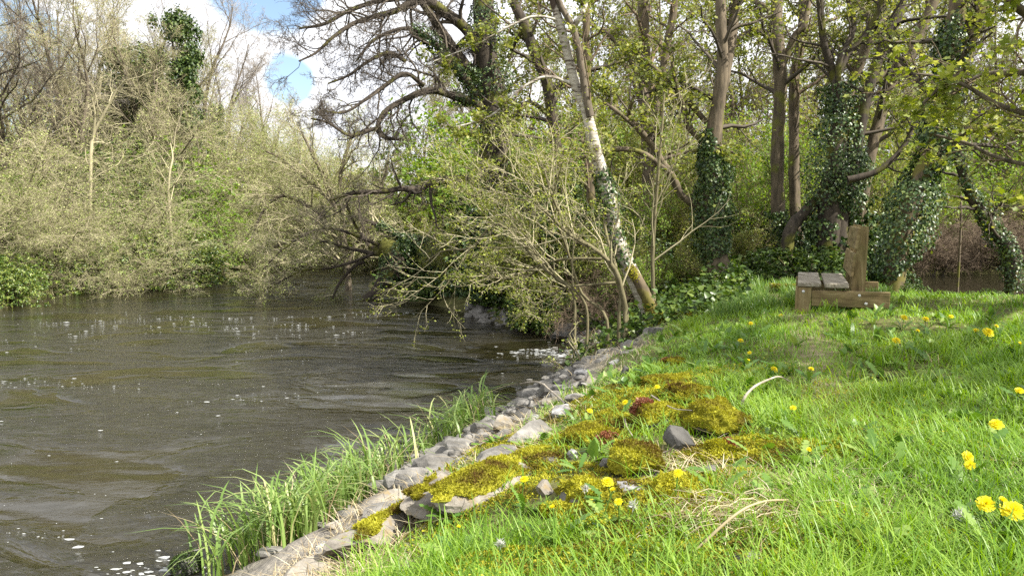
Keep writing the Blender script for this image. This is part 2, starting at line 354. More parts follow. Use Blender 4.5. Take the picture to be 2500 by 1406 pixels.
pth = ramp(nt, n1.outputs['Fac'], [(.3, (.14, .115, .06)), (.7, (.28, .24, .14))])
mx3 = nd(nt, 'ShaderNodeMix', data_type='RGBA'); L(sx.outputs[2], mx3.inputs['Factor']); L(mx2.outputs['Result'], mx3.inputs['A']); L(pth, mx3.inputs['B'])
p = nd(nt, 'ShaderNodeBsdfPrincipled', inp={'Roughness': .9, 'Specular IOR Level': .2}); L(mx3.outputs['Result'], p.inputs['Base Color'])
n2 = nd(nt, 'ShaderNodeTexNoise', inp={'Scale': 30.0, 'Detail': 6.0}); L(tc.outputs['Position'], n2.inputs['Vector'])
b = nd(nt, 'ShaderNodeBump', inp={'Strength': .8, 'Distance': .03}); L(n2.outputs['Fac'], b.inputs['Height']); L(b.outputs[0], p.inputs['Normal'])
L(p.outputs[0], out.inputs[0])
ground = MB().add(V, q).build('ground', gm); tag(ground, kind='structure')
PATHPTS = np.array([ground_at(*p)[:2] for p in [(2180, 1300), (2080, 1150), (2000, 960), (1985, 860), (1960, 800), (1900, 740), (1870, 690), (1890, 655)]])
PATHC = catmull(PATHPTS, 60)
def pathd(P): return np.sqrt(((P[:, None] - PATHC[None]) ** 2).sum(-1)).min(1)
dd = bil(DG, V[:, 0], V[:, 1]); far = (np.abs(V[:, 0]) > 29) | (V[:, 1] > 45) | (V[:, 1] < -5)
z1 = np.where(far, 0, (1 - sstep(1.0, 1.7, dd + .3 * fbm(V * 2, 2, 4))) * (V[:, 0] > -5.5) * (V[:, 1] < 12.5))
z2 = np.where(far, 0, 1 - sstep(-.15, .12, dd))
near = (np.abs(V[:, 0]) < 8) & (V[:, 1] > 0) & (V[:, 1] < 16); z3 = np.zeros(len(V))
z3[near] = (1 - sstep(.05, .3, pathd(V[near, :2]) + .12 * fbm(V[near] * 3, 2, 8))) * .8
ca = ground.data.color_attributes.new('zone', 'FLOAT_COLOR', 'POINT')
ca.data.foreach_set('color', np.c_[z1, z2, z3, np.ones(len(V))].astype(np.float32).ravel())

# ---------------------------------------------------------------- water
def watermat(name, deep, chop):
    m, nt, out = newmat(name); L = nt.links.new
    tc = nd(nt, 'ShaderNodeNewGeometry')
    mp = nd(nt, 'ShaderNodeMapping'); mp.inputs['Rotation'].default_value = (0, 0, math.radians(-18)); mp.inputs['Scale'].default_value = (.7, 1.2, 1); L(tc.outputs['Position'], mp.inputs[0])
    a = nd(nt, 'ShaderNodeTexNoise', inp={'Scale': 1.6, 'Detail': 4.0, 'Roughness': .55, 'Distortion': .8}); L(mp.outputs[0], a.inputs['Vector'])
    b = nd(nt, 'ShaderNodeTexNoise', inp={'Scale': 7.0, 'Detail': 5.0, 'Roughness': .62, 'Distortion': 2.2}); L(mp.outputs[0], b.inputs['Vector'])
    c = nd(nt, 'ShaderNodeTexNoise', inp={'Scale': .75, 'Detail': 5.0, 'Distortion': 1.5}); L(mp.outputs[0], c.inputs['Vector'])
    amt = nd(nt, 'ShaderNodeMapRange', inp={'From Min': .42, 'From Max': .56, 'To Min': .08, 'To Max': 1.0}); L(c.outputs['Fac'], amt.inputs['Value'])
    mb = nd(nt, 'ShaderNodeMath', operation='MULTIPLY'); L(b.outputs['Fac'], mb.inputs[0]); L(amt.outputs[0], mb.inputs[1])
    b1 = nd(nt, 'ShaderNodeBump', inp={'Strength': chop, 'Distance': .05}); ma = nd(nt, 'ShaderNodeMath', operation='MULTIPLY'); L(a.outputs['Fac'], ma.inputs[0]); L(amt.outputs[0], ma.inputs[1]); L(ma.outputs[0], b1.inputs['Height'])
    b2 = nd(nt, 'ShaderNodeBump', inp={'Strength': chop, 'Distance': .045}); L(mb.outputs[0], b2.inputs['Height']); L(b1.outputs[0], b2.inputs['Normal'])
    p = nd(nt, 'ShaderNodeBsdfPrincipled', inp={'Base Color': (*deep, 1), 'Roughness': .06, 'IOR': 1.33, 'Specular IOR Level': 1.0})
    L(b2.outputs[0], p.inputs['Normal']); L(p.outputs[0], out.inputs[0]); return m
M['water'] = watermat('river_water', (.019, .0165, .0075), 1.0)
M['pondwater'] = watermat('pond_water', (.02, .018, .010), .12)
def wavez(x, y):
    c, s = math.cos(.3), math.sin(.3); u = (c * x - s * y); v = (s * x + c * y)
    p = np.c_[u * .7, v * 2.0, 0 * u]; near = 1 - .85 * sstep(4.5, 14, y)
    return near * (.022 * fbm(p * .9, 3, 31) + .016 * fbm(p * 3.2 + fbm(p, 2, 3)[:, None], 2, 77))
xs = np.r_[np.arange(-40, -14, .6), np.arange(-14, 3, .07), np.arange(3, 46, .8)]; ys = np.r_[np.arange(-8, 3, .5), np.arange(3, 10, .04), np.arange(10, 15, .06), np.arange(15, 30, .15), np.arange(30, 48, .5)]
V, q = grid_mesh(xs, ys, wavez)
cx_ = V[q].mean(1); ok = (bil(DG, cx_[:, 0], cx_[:, 1]) < 1.2)
river = MB().add(V, q[ok]).build('river', M['water']); tag(river, kind='structure')
xs = np.arange(4, 28, .4); ys = np.arange(8, 28, .4); V, q = grid_mesh(xs, ys, lambda x, y: 0 * x + .01); cx_ = V[q].mean(1)
pond = MB().add(V, q[(bil(PG, cx_[:, 0], cx_[:, 1]) < 1.0)]).build('pond', M['pondwater']); tag(pond, kind='structure')
# foam flecks drifting in streaks
n = 60000; fx = rng.uniform(-14, 2, n); fy = 3.4 * (24 / 3.4) ** rng.uniform(0, 1, n)
pp = np.c_[fx * .35 + fy * .1, fy * 1.1 - fx * .2, 0 * fx]
dns = fbm(pp * .8, 4, 21) + .25 * fbm(np.c_[fx, fy, 0 * fx] * 2.5, 2, 8)
dr = bil(DG, fx, fy)
pr = np.clip((dns - .27) * 1.3, 0, .5) + .0035
rap = atz(1395, 862, 0); pr = np.where(np.hypot((fx - rap[0]) * .8, (fy - rap[1])) < .6, .25, pr)
k = (rng.uniform(size=n) < pr) & (dr < -.03)
fx, fy = fx[k], fy[k]
mr = np.hypot(rng.normal(0, 1, 900), 0)
rx = rap[0] + rng.normal(0, .5, 300); ry = rap[1] + rng.normal(0, .2, 300) + .1 * np.sin(rx * 6); ok = bil(DG, rx, ry) < -.02
bx = -2.0 + rng.normal(0, .22, 120); by = 4.15 + rng.normal(0, .15, 120); ok2 = bil(DG, bx, by) < 0
fx = np.r_[fx, rx[ok], bx[ok2]]; fy = np.r_[fy, ry[ok], by[ok2]]
s = rng.gamma(1.2, .0024, len(fx)) * (1 + fy / 10) + .0022
s[-(ok.sum() + ok2.sum()):] *= 1.9
fz = wavez(fx, fy)
a = np.arange(6) * math.pi / 3; ph = rng.uniform(0, 6.3, (len(fx), 1)); rad = s[:, None] * rng.uniform(.5, 1.2, (len(fx), 6))
ring = np.stack([fx[:, None] + 1.6 * rad * np.cos(a + ph), fy[:, None] + .8 * rad * np.sin(a + ph), fz[:, None] + .002 + 0 * rad], -1)
top = np.stack([fx, fy, fz + .0035 + s * .15], -1)[:, None]
Vf = np.concatenate([top, ring], 1); b0 = np.arange(len(fx))[:, None] * 7
t = np.concatenate([np.stack([b0[:, 0], b0[:, 0] + 1 + k, b0[:, 0] + 1 + (k + 1) % 6], -1) for k in range(6)])
tag(MB().add(Vf, t=t).build('foam', M['foam']), 'white foam flecks drifting in streaks on the dark river', 'foam', kind='stuff')
# ---------------------------------------------------------------- bench
def woodmat(name, stops, axis, green=.5):
    m, nt, out = newmat(name); L = nt.links.new
    tc = nd(nt, 'ShaderNodeTexCoord'); mp = nd(nt, 'ShaderNodeMapping'); mp.inputs['Scale'].default_value = axis; L(tc.outputs['Object'], mp.inputs[0])
    no = nd(nt, 'ShaderNodeTexNoise', inp={'Scale': 1.0, 'Detail': 7.0, 'Roughness': .65, 'Distortion': .6}); L(mp.outputs[0], no.inputs['Vector'])
    col = ramp(nt, no.outputs['Fac'], stops)
    n2 = nd(nt, 'ShaderNodeTexNoise', inp={'Scale': 6.0, 'Detail': 5.0}); L(tc.outputs['Object'], n2.inputs['Vector'])
    mk = ramp(nt, n2.outputs['Fac'], [(.45, 0.0), (.7, green)])
    mx = nd(nt, 'ShaderNodeMix', data_type='RGBA'); L(mk, mx.inputs['Factor']); L(col, mx.inputs['A']); mx.inputs['B'].default_value = (.10, .10, .03, 1)
    n3 = nd(nt, 'ShaderNodeTexNoise', inp={'Scale': 4.0, 'Detail': 3.0}); L(tc.outputs['Object'], n3.inputs['Vector'])
    dk = ramp(nt, n3.outputs['Fac'], [(.56, 1.0), (.72, .55)])
    mm = nd(nt, 'ShaderNodeMix', data_type='RGBA', blend_type='MULTIPLY', inp={'Factor': 1.0}); L(mx.outputs['Result'], mm.inputs['A']); L(dk, mm.inputs['B'])
    p = nd(nt, 'ShaderNodeBsdfPrincipled', inp={'Roughness': .8, 'Specular IOR Level': .25}); L(mm.outputs['Result'], p.inputs['Base Color'])
    b = nd(nt, 'ShaderNodeBump', inp={'Strength': .6, 'Distance': .008}); L(no.outputs['Fac'], b.inputs['Height']); L(b.outputs[0], p.inputs['Normal'])
    L(p.outputs[0], out.inputs[0]); return m
WS = [(.3, (.075, .052, .022)), (.5, (.19, .14, .065)), (.75, (.31, .25, .135))]
M['wood_up'] = woodmat('wood_up', WS, (22, 22, 3.0)); M['wood_x'] = woodmat('wood_x', WS, (3.5, 3.5, 28))
M['wood_grey'] = woodmat('wood_grey', [(.3, (.09, .075, .055)), (.5, (.25, .22, .17)), (.75, (.42, .39, .33))], (26, 3, 26), .1)
B0 = ground_at(1940, 766); YB = B0[1]; PM = F / YB
yaw = math.radians(20); bu = np.array([math.cos(yaw), -math.sin(yaw), 0]); bv = np.array([math.sin(yaw), math.cos(yaw), 0]); bz = np.array([0, 0, 1.])
k = 1 / PM / math.cos(yaw)      # metres per photo pixel across the bench end
kz = k * .935; k *= .872
bench = thing('park_bench', 'weathered timber bench seen end-on in the grass beside the path', 'bench', B0)
def bp(u, v, z): return B0 + bu * u + bv * v + bz * z
def plank(name, u0, u1, z0, z1, v0, v1, mat, bev=.008, rise=0.0):
    mb = MB(); boxm(mb, bp(u0, v0, z0), bu * (u1 - u0) + bz * rise, bv * (v1 - v0), bz * (z1 - z0), bev=bev)
    return mb.build(name, mat, bench, smooth=False)
zs = 68 / PM; LEN = 1.35
plank('leg', 0, 40 * k, -.12, zs - .004, 0, .09, M['wood_up'])
plank('leg', 0, 40 * k, -.12, zs - .004, LEN - .09, LEN, M['wood_up'])
for v0 in (.0, LEN - .16):
    plank('rail', 40.8 * k, 228 * k, 21 * kz, 60 * kz, v0, v0 + .07, M['wood_x'])
plank('seat', 5 * k, 63 * k, zs, zs + .042, -.02, LEN + .02, M['wood_grey'], .012)
plank('seat', 71 * k, 130 * k, zs - .006, zs + .038, -.02, LEN + .02, M['wood_grey'], .012)
def post(v0):
    mb = MB(); prof = [(137, -.12 / kz), (167, -.12 / kz), (170, 60), (173, 215), (153, 217), (136, 62)]
    n = len(prof); V = [bp(a * k, v, b * kz) for v in (v0, v0 + .07) for a, b in prof]
    q = [[i, (i + 1) % n, (i + 1) % n + n, i + n] for i in range(n)]
    mb.add(V, q, t=[[0, i + 1, i] for i in range(1, n - 1)] + [[n, n + i, n + i + 1] for i in range(1, n - 1)])
    return mb.build('post', M['wood_up'], bench, smooth=False)
post(.074); post(LEN - .24)
for z0, z1, du in ((95, 150, 0), (160, 212, 14)):       # two backrest boards fixed to the sloping front of the posts
    mb = MB(); s = 19 / 155.
    a = 136 + (z0 - 62) * s; b_ = 136 + (z1 - 62) * s; th = 8
    c0 = bp((a - th) * k, .02, z0 * kz); boxm(mb, c0, bu * (th - 1) * k, bv * (LEN), bz * (z1 - z0) * kz + bu * (b_ - a) * k, bev=.006)
    mb.build('backrest', M['wood_x'], bench, smooth=False)
Vs, Ts = ICO[3]
for u, z, v in ((20, 56, 0), (156, 50, .0), (172, 31, .0)):
    MB().add(np.array(bp(u * k, v, z * kz)) + Vs * np.array([.016, .008, .016]), t=Ts).build('bolt', M['bolt'], bench)
# low mossy plank lying in the grass behind the seat
g0 = ground_at(1882, 712); g1 = ground_at(1950, 716); Lk = np.linalg.norm(g1 - g0)
pk = thing('mossy_plank', 'low plank edged with yellow moss lying left behind the bench seat', 'plank', g0)
mb = MB(); boxm(mb, g0 + [0, 0, .02], g1 - g0 + np.array([.12, -.02, 0]), [.05, .22, 0], [0, 0, .075], bev=.01); mb.build('board', M['wood_grey'], pk, smooth=False)
mb = MB(); pts = g0 + rng.uniform(size=(700, 1)) * (g1 - g0) + np.c_[rng.normal(0, .01, 700), rng.uniform(-.02, .05, 700), rng.uniform(.05, .11, 700)]
leaves(mb, pts, .022, OVAL, .7, (0, 0, 1)); mb.build('moss', M['moss'], pk)

# ---------------------------------------------------------------- rocks
def rock_verts(seed, cuts=9, rough=.12, sub=4, angular=.75, over=0.0, fine=.04):
    r = np.random.default_rng(seed); V, T = ICO[sub]; V = V.copy()
    for _ in range(cuts):
        n = nrm(r.normal(size=3)); d = r.uniform(.42, .8); e = np.maximum(V @ n - d, 0); V = V - angular * e[:, None] * n
    if over:
        lo = sstep(.15, -.5, V[:, 2]) * sstep(.1, -.5, V[:, 1]); V[:, 1] += over * lo
    nrm_ = nrm(V); V = V + nrm_ * (rough * fbm(V * 1.6 + seed, 4, seed))[:, None] + nrm_ * (fine * fbm(V * 6 + seed, 3, seed + 5))[:, None]
    return V, T
def rot(ax, a):
    c, s = math.cos(a), math.sin(a)
    return np.array({'z': [[c, -s, 0], [s, c, 0], [0, 0, 1]], 'x': [[1, 0, 0], [0, c, -s], [0, s, c]], 'y': [[c, 0, s], [0, 1, 0], [-s, 0, c]]}[ax])
BANKDIR = math.atan2(.94, .33)
ROCKXY = []
def mossfuzz(V, T, N, size):
    """tufts on a surface: random points on triangles"""
    a, b, c = V[T[:, 0]], V[T[:, 1]], V[T[:, 2]]; nn = np.cross(b - a, c - a); ar = np.linalg.norm(nn, axis=1); nn = nn / (ar[:, None] + 1e-12)
    wgt = ar * np.clip(nn[:, 2] + .35, 0, 1); k_ = rng.choice(len(T), N, p=wgt / wgt.sum()); u = rng.uniform(size=(N, 2)); f = u.sum(1) > 1; u[f] = 1 - u[f]
    P = a[k_] + u[:, :1] * (b - a)[k_] + u[:, 1:] * (c - a)[k_]; return P, nn[k_]
def rock(px, py, wpx, hpx, mat, label, mossy=0.0, depth=1.0, seed=0, cat='rock', along=False, sink=.35, red=0.0, name='boulder', tilt=0.0, cuts=9, group=None, over=0.0):
    sink = sink + (.08 if mossy > .5 else 0)
    g = ground_at(px, py + hpx * .45); s = g[1] / F; W, Hh = wpx * s * .5, hpx * s * (.62 if mossy <= .3 else .52)
    ang, rg, fi = (.8, .22, .10) if mossy > .3 else (1.0, .05, .035)
    mossy = mossy * .86 if mossy > .7 else mossy
    V, T = rock_verts(seed, cuts + (6 if mossy <= .3 else 0), rg, 4, ang, over, fi); Rm = rot('z', (BANKDIR + rng.uniform(-.2, .2)) if along else rng.uniform(-.4, .4))
    sc = np.array([W * depth, W, Hh]) if not along else np.array([W * depth, W * .6, Hh])
    X = lambda Q: (Q * sc) @ rot('y', tilt).T @ Rm.T + g + [0, W * .3, Hh * (1 - 2 * sink)]
    t = thing(name, label, cat, g, group); ROCKXY.append((g[0], g[1] + W * .3, W * (1.0 if not along else .8)))
    MB().add(X(V), t=T).build('stone', M[mat], t, smooth=mossy > .3)
    if mossy:
        d, T2 = rock_verts(seed, cuts + (6 if mossy <= .3 else 0), rg, 5, ang, over, fi); nn_ = nrm(d)
        msk = d[:, 2] + .28 * d[:, 1] + .75 * fbm(d * 2.0 + seed, 4, seed + 9) + .18 * fbm(d * 9, 2, seed + 2)
        up = sstep(.50 - mossy, .66 - mossy, msk)
        lump = .03 + .22 * np.abs(fbm(d * 3.2 + seed, 3, seed + 3)) + .07 * fbm(d * 8, 3, seed)
        d = d + nn_ * (lump * up - .10 * (1 - up))[:, None]
        T3 = T2[(up[T2] > .02).any(1)]; Vm = X(d); mb = MB().add(Vm, t=T3, mi=0); vis = T3[(up[T3] > .5).all(1)]
        N_ = int(7000 + 9500 * W * 4); P, nn2 = mossfuzz(Vm, vis, N_, .01)
        leaves(mb, P, rng.gamma(3, .0021, len(P)) * (.7 + g[1] / 12), OVAL, .5, (0, 0, .2), dirs=nn2 + rng.normal(0, .6, nn2.shape), mi=0)
        mb.build('moss', M['moss'], t)
        if red:
            mb = MB(); C0 = Vm[rng.choice(vis[:, 0], 1)]; near_ = vis[((Vm[vis[:, 0]] - C0) ** 2).sum(1) < (W * .42) ** 2]
            P, nn2 = mossfuzz(Vm, near_ if len(near_) > 5 else vis, int(420 * red), .01)
            leaves(mb, P + nn2 * .006, rng.uniform(.010, .02, len(P)), OVAL, .6, (0, 0, .4), dirs=nn2 + rng.normal(0, .6, nn2.shape)); tag(mb.build('stonecrop', M['stonecrop'], t), kind='stuff')
    return t
R_ = rock
R_(1765, 990, 190, 135, 'rock_dark', 'largest mossy boulder with a dark hollow front face, mid bank', .95, .9, 3, over=.6)
R_(1600, 985, 190, 120, 'rock_dark', 'mossy boulder with red stonecrop joined to the left of the largest one', .95, .8, 77, red=2.6, over=.5)
R_(1690, 945, 150, 70, 'rock_dark', 'golden mossy boulder wedged behind the two biggest ones', 1.0, .8, 78)
R_(1665, 1062, 110, 90, 'rock_dark', 'dark angular stone in shade under the largest mossy boulder', .0, .8, 14)
R_(1550, 1105, 200, 115, 'rock_grey', 'domed cushion-like mossy boulder left of the dark angular stone', 1.0, .8, 5)
R_(1420, 1175, 140, 100, 'rock_grey', 'mossy boulder showing a bare grey front beside a pale granite stone', .75, .8, 6)
R_(1545, 1190, 130, 70, 'rock_pale', 'pale speckled granite stone, bare of moss, behind the dandelions', 0, .7, 8)
R_(1660, 1185, 155, 110, 'rock_grey', 'rounded yellow mossy boulder right of the pale granite stone', .95, .8, 9)
R_(1450, 1060, 170, 55, 'rock_grey', 'flat mossy rock with red stonecrop at the top of the stone slope', 1.2, .8, 10, red=1.2)
R_(1500, 1005, 150, 45, 'rock_grey', 'low yellow mossy rock beside two dandelions near the slope edge', 1.2, .8, 11)
R_(1640, 925, 170, 45, 'rock_grey', 'flat golden mossy rock behind the largest boulder', 1.05, .8, 12)
R_(1750, 1270, 120, 55, 'rock_grey', 'mossy rock half covered by dry straw', 1.2, .8, 13, red=1.0)
R_(1370, 1240, 130, 50, 'rock_grey', 'low mossy rock in the grass below the bare grey boulder', 1.2, .8, 15)
R_(1645, 878, 80, 28, 'rock_grey', 'small mossy rock in the grass farther up the bank edge', 1.2, .8, 16, red=.5)
R_(1690, 765, 95, 26, 'rock_grey', 'yellow mossy rock beside the foot of the birch', 1.2, .8, 17)
R_(1770, 1090, 110, 60, 'rock_dark', 'dark stone with red stonecrop at the right foot of the largest boulder', .5, .8, 18, red=1.6)
R_(1585, 1245, 80, 45, 'rock_grey', 'small smooth grey stone under the pale granite stone', 0, .8, 19)
R_(1820, 1368, 150, 60, 'rock_grey', 'flat bare grey stone in the grass near the straw heap', 0, .8, 20)
R_(1525, 908, 40, 26, 'rock_dark', 'small black stone alone in the grass at the bank edge', 0, .8, 21, sink=.2)
for i, (px, py, w_, h_, m_, lab) in enumerate([(1480, 1125, 70, 40, 'rock_grey', 'small grey stone between the domed boulder and the bare grey boulder'), (1600, 1140, 60, 40, 'rock_dark', 'small dark stone right of the domed boulder'), (1345, 1120, 80, 36, 'rock_grey', 'grey stone at the left edge of the moss'), (1400, 1105, 60, 30, 'rock_pale', 'small pale stone in the moss above the bare grey boulder'), (1475, 1235, 60, 34, 'rock_grey', 'small stone below the bare grey boulder'), (1740, 1150, 70, 40, 'rock_grey', 'grey stone sunk in grass right of the rounded yellow boulder'), (1585, 1010, 50, 36, 'rock_grey', 'grey stone at the left shoulder of the largest boulder'), (1330, 1190, 90, 40, 'rock_tan', 'tan stone left of the bare grey boulder'), (1530, 1040, 60, 30, 'rock_grey', 'flat grey stone above the domed boulder')]):
    R_(px, py, w_, h_, m_, lab, 0, .8, 60 + i, name='stone')
# bare slabs stepping down to the water
R_(760, 1388, 190, 60, 'rock_tan', 'rounded tan slab at the foot of the tall reeds, bottom edge', 0, 1.2, 22, along=True, name='rock_slab')
R_(930, 1290, 340, 90, 'rock_tan', 'long tan slab beside the tall reeds', .1, 1.3, 23, along=True, name='rock_slab', tilt=.1)
R_(1065, 1205, 320, 110, 'rock_tan', 'cracked tan slab between the two reed clumps', .12, 1.3, 24, along=True, name='rock_slab')
R_(1195, 1165, 340, 90, 'rock_tan', 'broad pale tan slab streaked with brown moss', .25, 1.3, 25, along=True, name='rock_slab')
R_(1220, 1105, 190, 60, 'rock_grey', 'layered grey slab right of the small reed clump', 0, 1.3, 26, along=True, name='rock_slab', cuts=16)
R_(1300, 1050, 190, 60, 'rock_grey', 'upper layered grey slab halfway up the stone slope', 0, 1.3, 27, along=True, name='rock_slab', cuts=16)
R_(1375, 1000, 140, 50, 'rock_pale', 'pale split slab at the top of the stone slope', 0, 1.2, 28, along=True, name='rock_slab', cuts=16)
R_(1410, 965, 100, 40, 'rock_grey', 'grey slab under the budding sapling on the stone slope', 0, 1.2, 29, along=True, name='rock_slab', cuts=14)
R_(1445, 925, 90, 36, 'rock_tan', 'tan slab at the far end of the stone slope', 0, 1.2, 30, along=True, name='rock_slab', cuts=14)
R_(1228, 1025, 110, 60, 'rock_tan', 'wedge-shaped brown stone at the waterline behind the small reeds', 0, .8, 31, cuts=12)
R_(1275, 1005, 60, 34, 'rock_wet', 'dark wet stone at the waterline behind the wedge-shaped stone', 0, .8, 32, cuts=12)
R_(1225, 1060, 80, 36, 'rock_wet', 'wet blue-grey stone at the root of the small reeds', 0, .8, 33, cuts=12)
R_(1335, 950, 70, 34, 'rock_wet', 'wet stone at the waterline below the dead stick', 0, .8, 34, cuts=12)
R_(1295, 775, 150, 60, 'rock_grey', 'sloping grey slab at the water under the hazel branches', 0, .9, 35, cuts=14, name='rock_slab')
R_(1170, 755, 90, 36, 'rock_grey', 'pale stone at the waterline left of the hazel', 0, .8, 36, cuts=12)
R_(1395, 800, 130, 50, 'rock_dark', 'dark rock at the water below the birch', 0, .9, 37, cuts=12)
q0 = atz(458, 1398, 0.0)
V, T = rock_verts(41, 8); sc = np.array([.10, .10, .085]); Vw = V * sc + q0 + [0, 0, .02]
t_ = thing('river_rock', 'weed-covered rock poking out of foaming water below the reeds', 'rock', q0); MB().add(Vw, t=T).build('stone', M['rock_dark'], t_)
P, nn2 = mossfuzz(Vw, T, 1500, .01); mb = MB(); leaves(mb, P, rng.uniform(.01, .02, len(P)), OVAL, .4, (0, 0, .2), dirs=nn2 + rng.normal(0, .5, nn2.shape) - [0, 0, .4]); mb.build('waterweed', M['leaf_conifer'], t_)
# more slabs filling the cracked slope; nothing tells these apart
SL = catmull(np.array([ground_at(*p)[:2] for p in [(800, 1375), (960, 1265), (1100, 1180), (1230, 1100), (1330, 1030), (1420, 960), (1490, 890), (1560, 830)]]), 60)
for i in range(40):
    k_ = int(rng.integers(0, 60)); x, y = SL[k_] + rng.normal(0, .16, 2) + [-.10, 0]; z = H(x, y); w_ = rng.uniform(.05, .13)
    V, T = rock_verts(200 + i, 16, .05, 3, 1.0, 0, .03); Vw = (V * [w_ * 1.5, w_ * .8, w_ * .42]) @ rot('y', rng.uniform(-.25, .25)).T @ rot('z', BANKDIR + rng.normal(0, .3)).T + [x, y, z - w_ * .02]
    tag(MB().add(Vw, t=T).build('rock_slab', M[('rock_grey', 'rock_tan', 'rock_grey', 'rock_pale')[i % 4]], smooth=False, origin=(x, y, z)), 'small angular slab wedged in the cracked stone slope by the water', 'rock', 'small slabs of the stone slope', 'thing')
# loose rubble along the shaded waterline and between the slabs
mb = MB(); pts = []
def along_bank(n, px0, px1, spread, off):
    q = catmull(np.array([wz(*p) for p in px0]), 200); i = rng.integers(0, 200, n); return q[i] + rng.normal(0, spread, (n, 2)) + off
A = along_bank(520, [(1455, 868), (1400, 838), (1310, 808), (1215, 792), (1130, 762)], 0, .22, np.array([.18, .12]))
Bq = along_bank(1000, [(760, 1330), (900, 1200), (1100, 1075), (1185, 1012), (1290, 962), (1375, 905), (1455, 868)], 0, .34, np.array([.45, -.05]))
for q in np.r_[A, Bq]:
    s = rng.gamma(2, .016) + .010
    V, T = ICO[2]; r = np.random.default_rng(int(rng.integers(1e6))); V = V * 1.0
    for _ in range(6):
        n_ = nrm(r.normal(size=3)); e = np.maximum(V @ n_ - .6, 0); V = V - e[:, None] * n_
    Vw = V * s * r.uniform(.6, 1.3, 3) * [1.2, 1, .7] + [q[0], q[1], max(H(q[0], q[1]), -.05) + s * .2]
    mb.add(Vw, t=T)
tag(mb.build('rubble', M['rock_grey'], smooth=False), 'small broken stones along the waterline', 'rubble', kind='stuff')
ROCKXY = np.array(ROCKXY)

# ---------------------------------------------------------------- grass
def polar(n, r0, r1, a0=-50, a1=50, pw=0.0):
    r = r0 * (r1 / r0) ** rng.uniform(0, 1, n); a = np.radians(rng.uniform(a0, a1, n)); return np.c_[r * np.sin(a), r * np.cos(a)]
def lawn_mask(P):
    d = bil(DG, P[:, 0], P[:, 1]); p3 = np.c_[P, 0 * P[:, 0]]
    m = (1 - sstep(8.8, 9.8, P[:, 1] + .5 * fbm(p3, 2, 31)) * sstep(.36, .28, P[:, 0] / np.maximum(P[:, 1], .1))) * sstep(1.15, 1.55, d + .35 * fbm(p3 * 1.6, 3, 51)) * sstep(.3, .9, bil(PG, P[:, 0], P[:, 1]))
    for x, y, r in ROCKXY:
        dd_ = np.hypot(P[:, 0] - x, P[:, 1] - y); m = m * sstep(.75, 1.05, dd_ / r)
    pd = pathd(P); m = m * (.45 + .55 * sstep(.06, .26, pd + .16 * fbm(p3 * 3, 2, 8)))
    cx0 = ground_at(1530, 1090); md = np.hypot((P[:, 0] - cx0[0]) / .85, (P[:, 1] - cx0[1]) / 1.5)
    m = m * (.26 + .74 * sstep(.5, 1.1, md + .2 * fbm(p3 * 4, 2, 12)))
    return m, d, p3
P = polar(330000, 1.15, 13.5); P = P[P[:, 0] > -2]
m, d, p3 = lawn_mask(P); k_ = rng.uniform(size=len(P)) < m; P, p3, d = P[k_], p3[k_], d[k_]
r = np.hypot(P[:, 0], P[:, 1]); n = len(P); tall = np.clip(.5 + fbm(p3 * 1.3, 3, 61) * 1.1, 0, 1); edge = sstep(1.2, 2.2, d)
h = rng.uniform(.02, .075, n) * (.35 + 1.4 * tall) * (.75 + .45 * edge)
lean = rng.uniform(.1, 1.3, n) + .3
mb = MB(); blades(mb, np.c_[P, H(P[:, 0], P[:, 1]) - .005], rng.uniform(0, 6.28, n) * .75 + .4, h, lean, rng.uniform(.0018, .0036, n) * (.75 + r / 5.5))
tag(mb.build('grass', M['grass']), 'short sunlit grass covering the bank top and path edges', 'grass', kind='stuff')
# longer seed-green tufts
cen = polar(900, 1.3, 9); m, d, p3 = lawn_mask(cen); cen = cen[(rng.uniform(size=len(cen)) < m) & (fbm(p3 * .9, 2, 66) > -.15)]
P = np.repeat(cen, 46, 0) + rng.normal(0, .055, (len(cen) * 46, 2)); m, d, p3 = lawn_mask(P); P = P[rng.uniform(size=len(P)) < m * 1.2]; r = np.hypot(P[:, 0], P[:, 1]); n = len(P)
mb = MB(); blades(mb, np.c_[P, H(P[:, 0], P[:, 1]) - .005], rng.uniform(0, 6.28, n), rng.uniform(.07, .17, n), rng.uniform(.2, 1.1, n), rng.uniform(.0025, .0045, n) * (.8 + r / 7), lv=(0, .35, .65, .88, 1))
tag(mb.build('tall_grass', M['grass']), 'longer grass tufts scattered through the lawn', 'grass', kind='stuff')
# dandelion, dock and plantain leaves between the blades
cen = polar(2600, 1.25, 9); m, d, p3 = lawn_mask(cen); cen = cen[(rng.uniform(size=len(cen)) < m) & (fbm(p3 * .8 + 3, 2, 72) > -.12)]
def rosette(mb, c, nl, L, mi=0, lift=(.25, .9), shape=LONG, asp=.34):
    a = rng.uniform(0, 6.28, nl); e = rng.uniform(*lift, nl)
    d = np.stack([np.cos(a) * np.cos(e), np.sin(a) * np.cos(e), np.sin(e)], -1)
    nb = np.stack([-np.cos(a) * np.sin(e), -np.sin(a) * np.sin(e), np.cos(e)], -1)
    pos = np.broadcast_to(c, (nl, 3)) + d * .01; n_ = nl
    nor = nrm(nb + rng.normal(0, .25, (nl, 3))); s = L * rng.uniform(.6, 1.1, nl)
    dd_ = nrm(d - (d * nor).sum(1, keepdims=True) * nor); w_ = np.cross(nor, dd_); tv, tf = shape
    V = pos[:, None] + s[:, None, None] * (tv[None, :, 0:1] * dd_[:, None] + tv[None, :, 1:2] * asp * w_[:, None] + tv[None, :, 2:3] * nor[:, None])
    f = np.arange(nl)[:, None, None] * len(tv) + tf[None]; mb.add(V, t=f.reshape(-1, 3), mi=mi)
